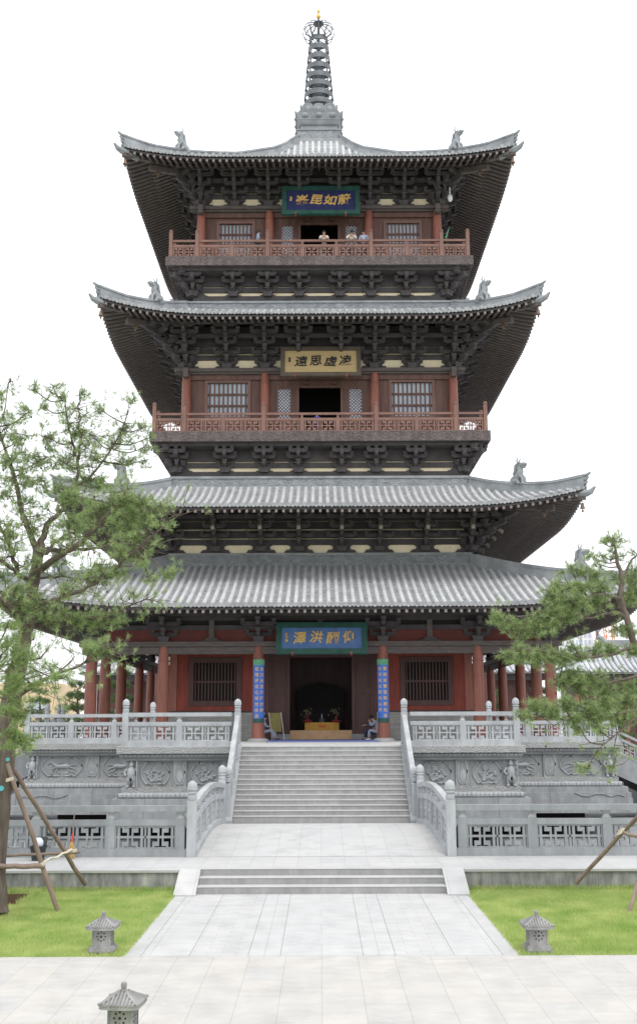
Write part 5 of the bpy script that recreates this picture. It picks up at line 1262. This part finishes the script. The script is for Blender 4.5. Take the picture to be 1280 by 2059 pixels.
LT = pine('tall old pine with forked bare trunk and open crown on the left lawn', 24.0,
  [(-8, 1838, 0, .27), (-10, 1790, 0, .25), (-9, 1700, 0, .25), (-1, 1600, 0, .26), (9, 1500, 0, .25), (24, 1400, 0, .22), (42, 1320, 0, .17), (52, 1270, 0, .14), (60, 1220, .1, .135), (66, 1180, .1, .13), (74, 1140, .1, .125), (78, 1110, .1, .12)],
  [[(78, 1112, .1, .11), (66, 1080, 0, .08), (52, 1050, -.1, .07), (40, 1010, -.2, .06), (30, 960, -.2, .05), (10, 900, -.3, .035), (-6, 860, -.3, .02)],
   [(80, 1112, .1, .11), (88, 1080, .2, .085), (95, 1055, .3, .075), (115, 1035, .3, .06), (150, 1000, .5, .05), (154, 975, .5, .045), (158, 930, .6, .04), (146, 890, .6, .03), (136, 840, .6, .025), (128, 795, .6, .015)],
   [(152, 975, .5, .04), (180, 960, .8, .03), (215, 915, .9, .025), (245, 865, 1.0, .02), (262, 810, 1., .01)],
   [(158, 925, .6, .035), (163, 890, .4, .025), (160, 850, .3, .02), (158, 815, .3, .012)],
   [(66, 1160, .1, .11), (90, 1140, -.2, .09), (120, 1118, -.5, .075), (150, 1100, -.8, .065), (185, 1070, -1.0, .055), (215, 1035, -1.2, .045), (245, 1000, -1.3, .03), (255, 985, -1.3, .015)],
   [(88, 1112, .1, .06), (120, 1106, .4, .055), (170, 1105, .7, .04), (215, 1098, 1.0, .03), (250, 1090, 1.1, .02)],
   [(84, 1112, 0, .05), (110, 1092, .4, .045), (135, 1075, .6, .03), (165, 1068, .8, .02)],
   [(62, 1170, .1, .07), (40, 1155, -.4, .06), (15, 1135, -.7, .05), (-15, 1120, -.9, .045)],
   [(36, 1150, -.3, .06), (26, 1120, -.5, .055), (20, 1095, -.6, .05), (8, 1075, -.7, .045), (-10, 1045, -.8, .03)],
   [(66, 1165, .1, .04), (110, 1160, .2, .03), (160, 1163, .4, .022), (190, 1160, .5, .01)],
   [(55, 1225, .1, .07), (90, 1212, -.4, .06), (130, 1200, -.8, .05), (180, 1180, -1.1, .04), (225, 1150, -1.3, .035), (262, 1115, -1.5, .03), (310, 1075, -1.7, .022), (364, 1030, -1.8, .008)],
   [(52, 1270, 0, .08), (70, 1258, .3, .07), (110, 1252, .5, .05), (160, 1246, .6, .04), (215, 1240, .8, .03), (262, 1218, .9, .02), (300, 1205, 1., .01)],
   [(50, 1268, 0, .10), (36, 1240, -.5, .09), (15, 1215, -.9, .085), (-15, 1205, -1.3, .08)],
   [(22, 1420, -.3, .09), (40, 1398, -1., .06), (60, 1385, -1.4, .05), (90, 1368, -1.6, .04), (140, 1345, -1.8, .03), (200, 1325, -2.0, .025), (235, 1308, -2., .012)],
   [(30, 1380, -.2, .07), (15, 1365, -1.5, .05), (20, 1340, -2.5, .04), (45, 1330, -2.8, .03), (80, 1325, -3., .02)]],
  [(16, 780, 26, 26, 16, -.3), (70, 785, 12, 12, 6, 0), (108, 778, 16, 12, 9, .6), (160, 793, 14, 12, 8, .3), (125, 800, 10, 10, 5, .6), (204, 825, 14, 12, 9, .8), (266, 805, 6, 14, 5, 1), (250, 865, 18, 16, 12, 1), (285, 860, 16, 12, 7, 1.1), (55, 830, 24, 16, 14, 0), (90, 820, 16, 12, 8, .3), (10, 860, 26, 22, 22, -.3), (40, 885, 26, 20, 20, -.2),
   (100, 880, 26, 20, 22, .2), (150, 868, 22, 16, 12, .5), (190, 880, 24, 18, 16, .8), (240, 890, 22, 16, 14, 1), (290, 900, 18, 12, 8, 1.1), (300, 880, 10, 10, 4, 1.2), (20, 925, 34, 22, 34, -.4), (80, 925, 34, 22, 36, 0), (130, 930, 28, 18, 22, .4), (190, 920, 26, 18, 16, .8), (250, 930, 24, 16, 16, 1), (292, 925, 12, 10, 5, 1.2),
   (25, 965, 30, 18, 24, -.4), (75, 965, 28, 16, 22, -.1), (130, 985, 28, 16, 26, .2), (180, 965, 26, 14, 20, .8), (215, 975, 24, 12, 18, .8), (240, 1010, 34, 18, 44, -1.2), (285, 1005, 26, 16, 30, -1.3), (320, 1020, 22, 10, 18, -1.3), (150, 1000, 30, 14, 34, -.6), (190, 1025, 34, 16, 44, -1), (250, 1050, 36, 16, 44, -1.2), (300, 1040, 24, 12, 24, -1.3), (140, 1050, 28, 14, 30, -.6),
   (20, 1000, 24, 12, 12, -.4), (60, 1010, 18, 10, 8, -.1), (15, 1060, 22, 16, 12, -.7), (65, 1065, 14, 10, 8, -.1), (20, 1100, 26, 12, 10, -.7), (50, 1130, 16, 8, 7, -.3), (10, 1165, 22, 8, 8, -.6), (110, 1130, 18, 8, 6, .2), (270, 1080, 28, 10, 16, -1.5), (250, 1110, 24, 10, 12, -1.5), (285, 1125, 16, 8, 8, -1.6), (200, 1140, 28, 10, 14, -1.2), (240, 1150, 24, 10, 14, -1.3), (180, 1170, 28, 8, 10, -1.), (300, 1160, 20, 10, 8, -1.6), (340, 1155, 16, 9, 12, -1.7), (130, 1190, 22, 10, 12, -.8), (80, 1205, 20, 8, 8, -.4),
   (30, 1190, 34, 16, 20, -.8), (40, 1220, 44, 18, 40, -.5), (90, 1235, 40, 14, 44, .2), (150, 1245, 34, 14, 36, .5), (205, 1248, 34, 14, 44, .8), (235, 1240, 18, 10, 16, .9), (20, 1255, 22, 12, 16, -.8), (270, 1195, 16, 6, 6, .9), (200, 1308, 32, 14, 26, -2), (175, 1300, 12, 8, 6, -1.9)],
  (P(-2, 1835, 24.0)[0], 24.0), ('needles', .13, .0036, 26), cones=200, dens=2.5, sprig=3.0, lr=.88,
  leafless=[[(262, 1115, -1.5, .02), (300, 1100, -1.6, .014), (345, 1085, -1.7, .01), (372, 1082, -1.7, .004)], [(300, 1082, -1.6, .012), (330, 1098, -1.6, .006), (350, 1106, -1.6, .003)], [(120, 1350, -1.7, .018), (150, 1320, -1.8, .012), (128, 1300, -1.8, .01), (122, 1270, -1.8, .005)], [(200, 1325, -2, .012), (232, 1290, -2, .008), (262, 1288, -2, .004)], [(240, 1065, -1.3, .014), (300, 1062, -1.3, .009), (340, 1050, -1.3, .004)]])
# closer bright shoots low on the same tree
def shoots(root, Y0, items, nm='lower_shoots', mt='needles_near', ln=.19, n=60, wd=.004):
    tips = []; dirs = []; tw = MB()
    for (a, b, c_, d, dy, k) in items:
        p, q = P(a, b, Y0 + dy), P(c_, d, Y0 + dy - .2); l = smooth_line([p, (p + q) / 2 + np.array([0, 0, -.05]), q]); tw.tube(l, np.linspace(.016, .007, len(l)), 5, False)
        for i in range(k):
            t = rng.uniform(.25, 1); j = p * (1 - t) + q * t; e = j + rng.normal(size=3) * .10; dd = (q - p) / np.linalg.norm(q - p) * .7 + np.array([0, 0, .3]) + rng.normal(size=3) * .2; tips.append(e); dirs.append(dd / np.linalg.norm(dd)); tw.tube([j, e], [.006, .005], 3, False)
    needle_mesh(np.array(tips), np.array(dirs), n, ln, wd).build(nm, mt, root); tw.build('shoot_twigs', 'twig', root)
shoots(LT, 21.0, [(-10, 1330, 40, 1270, 0, 14), (-10, 1340, 70, 1315, 0, 12), (20, 1365, 110, 1350, 0, 12), (-10, 1400, 40, 1400, 0, 12), (-5, 1430, 55, 1440, 0, 14), (0, 1470, 50, 1490, 0, 18), (20, 1480, 62, 1500, 0, 14), (20, 1410, 66, 1430, 0, 8), (0, 1290, 20, 1245, 0, 8), (60, 1340, 130, 1365, 0, 10), (10, 1380, 50, 1360, 0, 10)])
mb = MB()
for (a, b, r) in ((4, 1585, .055), (17, 1527, .04)):
    c = P(a, b, 23.7); mb.tube([c, c + np.array([0, -.05, 0])], r, 12)
mb.build('injection_cap', 'teal', LT)
RT = pine('pine leaning in from the right edge with layered flat sprays of needles', 25.0,
  [(1372, 1830, 0, .25), (1366, 1700, 0, .22), (1352, 1560, 0, .19), (1330, 1430, 0, .16), (1302, 1340, 0, .13), (1272, 1290, 0, .11), (1257, 1235, 0, .10), (1244, 1195, 0, .09), (1250, 1165, 0, .075), (1240, 1130, 0, .06), (1234, 1095, 0, .035), (1230, 1078, 0, .012)],
  [[(1250, 1165, 0, .05), (1262, 1140, .2, .04), (1275, 1120, .2, .03), (1300, 1105, .3, .02)], [(1246, 1205, 0, .06), (1215, 1195, -.4, .05), (1170, 1205, -.7, .04), (1110, 1235, -.9, .03), (1040, 1240, -1., .02), (1000, 1245, -1., .01)],
   [(1258, 1240, 0, .05), (1230, 1232, -.3, .045), (1180, 1245, -.6, .035), (1130, 1255, -.8, .02)],
   [(1275, 1300, 0, .07), (1230, 1315, -.5, .05), (1170, 1320, -.9, .04), (1100, 1310, -1.2, .03), (1030, 1305, -1.3, .012)],
   [(1300, 1350, 0, .06), (1240, 1370, -.4, .04), (1180, 1375, -.7, .03), (1110, 1365, -.9, .012)],
   [(1330, 1420, 0, .06), (1260, 1430, -.6, .045), (1180, 1440, -1., .03), (1120, 1445, -1.2, .022), (1062, 1435, -1.3, .01)],
   [(1340, 1440, -.5, .03), (1290, 1435, -1.2, .028), (1250, 1468, -1.5, .024), (1235, 1480, -1.5, .02), (1205, 1505, -1.6, .014), (1178, 1545, -1.6, .008)], [(1235, 1480, -1.5, .012), (1233, 1520, -1.5, .008), (1232, 1545, -1.5, .005)],
   [(1300, 1235, .3, .04), (1290, 1180, .3, .03), (1275, 1140, .3, .02)]],
  [(1228, 1086, 15, 14, 13, 0), (1231, 1110, 9, 10, 5, 0), (1248, 1083, 8, 6, 3, 0), (1212, 1090, 5, 5, 2, 0), (1212, 1118, 8, 10, 5, 0), (1250, 1118, 7, 6, 2, 0), (1190, 1120, 10, 12, 6, -.3), (1205, 1135, 8, 6, 4, -.2), (1150, 1145, 16, 10, 9, -.6), (1130, 1150, 6, 6, 3, -.6), (1172, 1150, 14, 12, 10, -.5), (1200, 1160, 18, 12, 14, -.3), (1270, 1165, 18, 20, 22, .2), (1275, 1110, 5, 6, 2, .2),
   (1125, 1185, 26, 16, 40, -.8), (1165, 1180, 28, 16, 44, -.6), (1205, 1185, 24, 14, 34, -.3), (1118, 1210, 24, 14, 36, -.9), (1155, 1210, 30, 14, 44, -.8), (1195, 1212, 20, 10, 22, -.4), (1262, 1200, 18, 12, 20, .2), (1235, 1165, 12, 9, 8, 0), (1110, 1235, 24, 12, 30, -.9), (1140, 1238, 22, 9, 22, -.8),
   (995, 1245, 12, 7, 10, -1), (1020, 1253, 16, 8, 16, -1), (1050, 1262, 20, 12, 24, -1), (1075, 1270, 22, 14, 30, -.9), (1085, 1250, 20, 10, 22, -.9), (1105, 1262, 18, 10, 18, -.9), (1248, 1262, 22, 12, 20, .1), (1270, 1275, 14, 10, 12, .1),
   (1022, 1318, 14, 8, 14, -1.3), (1045, 1312, 18, 12, 24, -1.2), (1075, 1318, 22, 12, 30, -1.2), (1105, 1315, 20, 12, 26, -1.1), (1135, 1322, 20, 12, 24, -1), (1150, 1300, 10, 8, 8, -1), (1165, 1318, 18, 10, 18, -.9), (1195, 1308, 16, 10, 14, -.7), (1225, 1305, 22, 12, 22, -.4), (1270, 1310, 16, 12, 14, 0),
   (1150, 1358, 26, 12, 30, -.9), (1190, 1362, 26, 12, 30, -.7), (1125, 1372, 18, 10, 16, -.9), (1165, 1385, 28, 10, 28, -.8), (1210, 1385, 26, 10, 20, -.5), (1260, 1385, 20, 14, 22, -.2),
   (1050, 1438, 14, 6, 10, -1.3), (1080, 1420, 22, 11, 28, -1.2), (1110, 1432, 22, 10, 26, -1.2), (1140, 1418, 26, 12, 36, -1.1), (1180, 1425, 28, 13, 42, -1), (1215, 1415, 26, 14, 38, -.8), (1255, 1410, 24, 16, 38, -.4), (1150, 1445, 24, 8, 18, -1.1), (1200, 1448, 24, 9, 20, -.9), (1250, 1445, 22, 10, 22, -.5), (1165, 1465, 14, 8, 9, -1.1), (1205, 1470, 14, 6, 6, -1.), (1235, 1450, 18, 10, 12, -.6),
   (1200, 1512, 5, 6, 3, -1.6), (1168, 1540, 6, 5, 3, -1.6), (1182, 1540, 5, 5, 2, -1.6), (1227, 1540, 5, 6, 4, -1.5)],
  (P(1372, 1830, 25)[0], 25.0), ('needles', .13, .0038, 28), cones=30, dens=2.8, sprig=.8, lr=.7, tr_=.7)
# timber props
def props(label, name, items, x, y):
    t = thing(name, label, 'tree support', (x, y, 0))
    for (a, b, Ya, c, d, Yb, r, m) in items:
        p, q = P(a, b, Ya), P(c, d, Yb); L = [p + (q - p) * s + (rng.normal(size=3) * .012 if 0 < s < 1 else 0) for s in np.linspace(0, 1, 7)]
        mb = MB(); mb.tube(L, [r * .84 * k for k in (.9, .95, 1, .97, 1, 1.03, 1.0)], 9); mb.build('pole', m, t, smooth=True)
    return t
tp = props('timber pole props lashed to the pine trunk on the left lawn', 'tree_prop', [(15, 1535, 23.8, 116, 1830, 24.4, .062, 'pole_wood'), (30, 1550, 24.1, 172, 1778, 27.25, .062, 'pole_wood'), (-30, 1741, 23.6, 90, 1742, 24.2, .065, 'pole_wood'), (-20, 1722, 24.4, 160, 1713, 26.2, .036, 'pole_wood'), (82, 1737, 24.2, 144, 1708, 26.1, .03, 'rope')], -6, 24)
mb = MB(); 
for (a, b, y) in ((20, 1568, 23.65), (85, 1738, 24.2), (148, 1712, 26.1)):
    c = P(a, b, y); mb = MB()
    for j in range(4): mb.tube([c + np.array([.075 * math.cos(t), .075 * math.sin(t), .018 * j - .02 + .02 * math.cos(t)]) for t in np.linspace(0, 6.3, 10)], .008, 4)
    mb.build('lashing', 'rope', tp)
tp = props('timber pole props for the leaning pine on the right lawn', 'tree_prop', [(1158, 1776, 27.2, 1300, 1620, 25.4, .058, 'pole_wood'), (1240, 1671, 25.7, 1310, 1691, 25.0, .05, 'pole_wood'), (1262, 1838, 24.1, 1310, 1690, 24.8, .055, 'pole_wood')], 8, 25)
mb = MB(); c = P(1245, 1672, 25.62)
for j in range(5): mb.tube([c + np.array([.07 * math.cos(t) + .01 * j, .07 * math.sin(t), .02 * j - .04 + .03 * math.cos(t)]) for t in np.linspace(0, 6.3, 10)], .008, 4)
mb.build('lashing', 'rope', tp)
# bin and broom
bx = P(77, 1722, 29.5); bn = thing('litter_bin', 'small black bin holding a pale plastic bag, by the left moat railing', 'bin', (bx[0], 29.5, .45))
mb = MB(); x, y = bx[0], 29.5
mb.hexa([(x-.13,y-.12,.45),(x+.13,y-.12,.45),(x+.13,y+.12,.45),(x-.13,y+.12,.45),(x-.17,y-.15,.78),(x+.17,y-.15,.78),(x+.17,y+.15,.78),(x-.17,y+.15,.78)]); mb.box(x-.19,x+.19,y-.17,y-.14,.76,.82); mb.box(x-.19,x+.19,y+.14,y+.17,.76,.82); mb.box(x-.19,x-.16,y-.14,y+.14,.76,.82); mb.box(x+.16,x+.19,y-.14,y+.14,.76,.82); mb.hexa([(x-.17,y+.15,.8),(x+.17,y+.15,.8),(x+.17,y+.18,.8),(x-.17,y+.18,.8),(x-.15,y+.25,1.02),(x+.17,y+.25,1.02),(x+.17,y+.28,1.02),(x-.15,y+.28,1.02)]); mb.build('bin_body', 'bin_black', bn)
mb = MB(); mb.ball((x + .01, y, .88), (.12, .11, .15), 10); mb.ball((x - .05, y - .02, .95), (.07, .07, .08), 8); o = mb.build('plastic_bag', 'bag', None, smooth=True); tag(o, 'crumpled pale plastic bag stuffed in the small black bin', 'plastic bag')
bx = P(143, 1725, 29.85); x = bx[0]; bm = thing('broom', 'straw broom with a red collar propped against the left moat railing', 'broom', (x, 29.8, .45))
mb = MB(); mb.tube([(x, 29.92, .95), (x + .01, 30.04, 1.62)], .014, 7); mb.build('handle', 'pole_wood', bm)
mb = MB(); mb.tube([(x, 29.9, .88), (x, 29.93, 1.08)], [.03, .018], 8); mb.build('collar', 'red_plastic', bm)
mb = MB()
for i in range(90):
    t = random.uniform(-1, 1); mb.tube([(x + t * .02, 29.9, .90), (x + t * .075, 29.86 + random.uniform(-.02, .02), .68), (x + t * .105 + random.uniform(-.01, .01), 29.82 + random.uniform(-.03, .03), .46)], [.006, .006, .004], 3, False)
mb.build('bristles', 'broom', bm)
# ================================================================ BACKGROUND
def hall(label, x0, x1, Y, zb, ze, zr, dep=9, cols=True):
    h = thing('side_hall', label, 'hall', ((x0 + x1) / 2, Y, zb)); mb = MB(); mb.box(x0 + 1.6, x1 - 1.6, Y + 1.8, Y + dep - 1.8, zb, ze + .2); mb.build('wall', 'red_wall' if ze < 5 else 'door_wood', h)
    mb = MB(); mb.box(x0 + .6, x1 - .6, Y + .8, Y + dep - .8, ze - .75, ze - .12); mb.build('bracket_zone', 'timber', h)
    mb = MB()
    ym = Y + dep / 2; hx = dep / 2 * .95; A = [(x0, Y), (x1, Y), (x1, Y + dep), (x0, Y + dep)]
    def zz(t): return ze + (zr - ze) * (t ** 1.35)
    S = np.linspace(0, 1, 7)
    def pt(x, t): # front slope
        a = x0 + hx * t; b = x1 - hx * t; return (a + (b - a) * x, Y + (ym - Y) * t, zz(t) + .45 * abs(2 * x - 1) ** 12 * (1 - t))
    mb.grid([[pt(x, t) for x in np.linspace(0, 1, 41)] for t in S]); mb.grid([[(p[0], 2 * ym - p[1], p[2]) for p in [pt(x, t) for x in np.linspace(0, 1, 21)]] for t in S])
    for e, sg in ((x0, 1), (x1, -1)): mb.grid([[(e + sg * hx * t, Y + (ym - Y) * t + (2 * (ym - Y)) * (1 - t) * s, zz(t)) for s in np.linspace(0, 1, 9)] for t in S])
    mb.box(x0 + .1, x1 - .1, Y + .1, Y + dep - .1, ze - .12, ze - .05); rf = mb.build('roof', 'far_tile', h)
    mb = MB(); n = int((x1 - x0) / .5)
    for i in range(1, n):
        x = x0 + (x1 - x0) * i / n; tm = min(1, (x - x0) / hx, (x1 - x) / hx); mb.tube([(x, Y + (ym - Y) * t - .03, zz(t) + .07) for t in np.linspace(0, tm, 5)], .11, 5)
    mb.build('tile_row', 'tile', rf)
    mb = MB(); mb.box(x0 + hx, x1 - hx, ym - .2, ym + .2, zr - .1, zr + .55)
    for e, sg in ((x0 + hx, 1), (x1 - hx, -1)): mb.tube([(e + sg * .6, ym, zr + .3), (e - sg * .05, ym, zr + .9), (e - sg * .1, ym, zr + 1.4), (e + sg * .4, ym, zr + 1.8)], [.35, .3, .22, .08], 6)
    for e, sg in ((x0, 1), (x1, -1)): mb.tube([(e + sg * hx * t, Y + (ym - Y) * t - .05, zz(t) + .25 + .45 * (1 - t) ** 3) for t in S], .17, 6)
    mb.build('ridge', 'ridge', rf)
    n = max(2, int((x1 - x0 - 3) / 4))
    for i in range(n + 1):
        x = x0 + 1.5 + (x1 - x0 - 3) * i / n; mb = MB(); mb.lathe([(.22, 0), (.2, ze - zb - .3)], (x, Y + 1.2, zb), 12); mb.build('column', 'column_red', h, smooth=True)
        if i < n: mb = MB(); mb.box(x + 1.0, x + (x1 - x0 - 3) / n - 1.0, Y + 1.74, Y + 1.79, zb + 1.0, ze - 1.2); mb.build('window', 'door_wood', h)
hall('long red side hall with grey tiled roof far behind on the right', 22, 52, 100, .45, 8.3, 11.0, 10)
hall('low wing of the hall seen between the right hand porch columns', 7.5, 21.4, 101, .45, 8.4, 10.0, 8)
hall('low grey roofed hall seen between the left hand porch columns', -22.5, -7.5, 101, .45, 8.4, 10.0, 8)
hall('small red hall with grey roof beyond the right side stair', 24, 40, 72, .45, 4.2, 5.4, 6)
yb = thing('yellow_building', 'pale yellow rendered building far behind the left pine', 'building', (-31, 112, .45)); mb = MB(); mb.box(-40, -27.0, 112, 124, .45, 7.9); mb.build('wall', 'yellow_render', yb)
for i in range(4):
    for j in range(2): mb = MB(); x = -38.5 + i * 3; mb.box(x, x + 1.4, 111.95, 112.02, 1.6 + j * 3, 3.3 + j * 3); mb.build('window', 'far_window', yb)
tb = thing('tower_block', 'white high rise with rows of pale windows behind the right pine', 'tower block', (50, 205, 0)); mb = MB(); mb.box(46.8, 51.2, 205, 217, -1, 24.4); mb.build('wall', 'white_render', tb)
for j in range(7):
    for i in range(5): mb = MB(); x = 47.15 + i * .8; z = 22.8 - j * 1.35; mb.box(x, x + .42, 204.9, 205.02, z - .85, z); mb.build('window', 'far_window', tb)
cr_ = thing('construction_hoist', 'orange lattice hoist tower against the sky behind the right pine', 'hoist', (52.5, 200, 0))
mb = MB()
for x in (50.9, 52.4, 53.9):
    for y in (200, 201.5): mb.tube([(x, y, -1), (x, y, 24.6)], .09, 5)
for k in range(13):
    z = -1 + 2.0 * k
    for a, b in ((50.9, 52.4), (52.4, 53.9)): mb.tube([(a, 200, z), (b, 200, z + 2)], .05, 4); mb.tube([(b, 200, z), (a, 200, z + 2)], .05, 4); mb.tube([(a, 200, z), (b, 200, z)], .07, 4)
mb.build('mast', 'orange_steel', cr_); mb = MB(); mb.box(50.4, 54.4, 199.7, 201.8, 17.2, 17.5); mb.build('work_platform', 'orange_steel', cr_)
mb = MB(); mb.box(51.2, 53.2, 199.8, 201.3, 24.3, 27); mb.build('cab', 'yellow_render', cr_)
def bgtree(label, x, y, h, rad, n=260, zb=.45, mt='far_needles', ln=.34, nm='pine_tree', cat='pine tree'):
    t = thing(nm, label, cat, (x, y, zb), 'trees behind the temple'); mb = MB(); mb.tube([(x, y, zb), (x + .2, y, zb + h * .5), (x, y, zb + h * .92)], [.22, .15, .04], 8)
    tips = []; dirs = []
    for i in range(n):
        lv = rng.uniform(.18, 1) ** .9; rr = rad * (1 - lv * .75) * math.sqrt(rng.uniform(.1, 1)); a = rng.uniform(0, 6.283); z = zb + h * (round(lv * 7) / 7 * .8 + lv * .2) + rng.normal() * .12
        p = np.array([x + rr * math.cos(a), y + rr * math.sin(a), z]); tips.append(p); d = np.array([math.cos(a) * .6, math.sin(a) * .6, .6]); dirs.append(d)
        if i % 7 == 0: mb.tube([(x, y, max(zb + .3, z - rr * .35)), p], [.05, .015], 4, False)
    mb.build('trunk', 'bark', t); needle_mesh(np.array(tips), np.array(dirs), 26, ln, .018 * ln / .34).build('crown', mt, t)
bgtree('bushy dark pine behind the left terrace railing, nearest the porch columns', -15.2, 84, 7.4, 2.6); bgtree('wide green pine between the yellow building and the left porch columns', -19.5, 88, 6.6, 3.0, 360)
bgtree('small pine at the far left beneath the big pine', -23.5, 92, 6.2, 2.4); bgtree('pine seen between the outer left porch columns', -12.6, 90, 7.6, 2.6)
bgtree('pine low behind the right porch columns', 13.6, 86, 5.6, 2.4); bgtree('pine behind the right terrace railing in front of the hall', 17.5, 88, 6.0, 2.4, 300); bgtree('pine further right in front of the long hall', 22.5, 86, 5.6, 2.8, 300)
for (x, y, h, r, s) in ((20.6, 66, 1.9, 1.5, 'rounded shrub beyond the right side stair'), (23.5, 68, 2.1, 1.7, 'rounded shrub at the far right edge, before the small red hall'), (-21, 67, 2.0, 1.6, 'rounded shrub beyond the left side stair')):
    bgtree(s, x, y, h, r * 2, 320, .44, 'shrub_leaves', .16, 'shrub', 'shrub')
print('objects', len(bpy.data.objects))
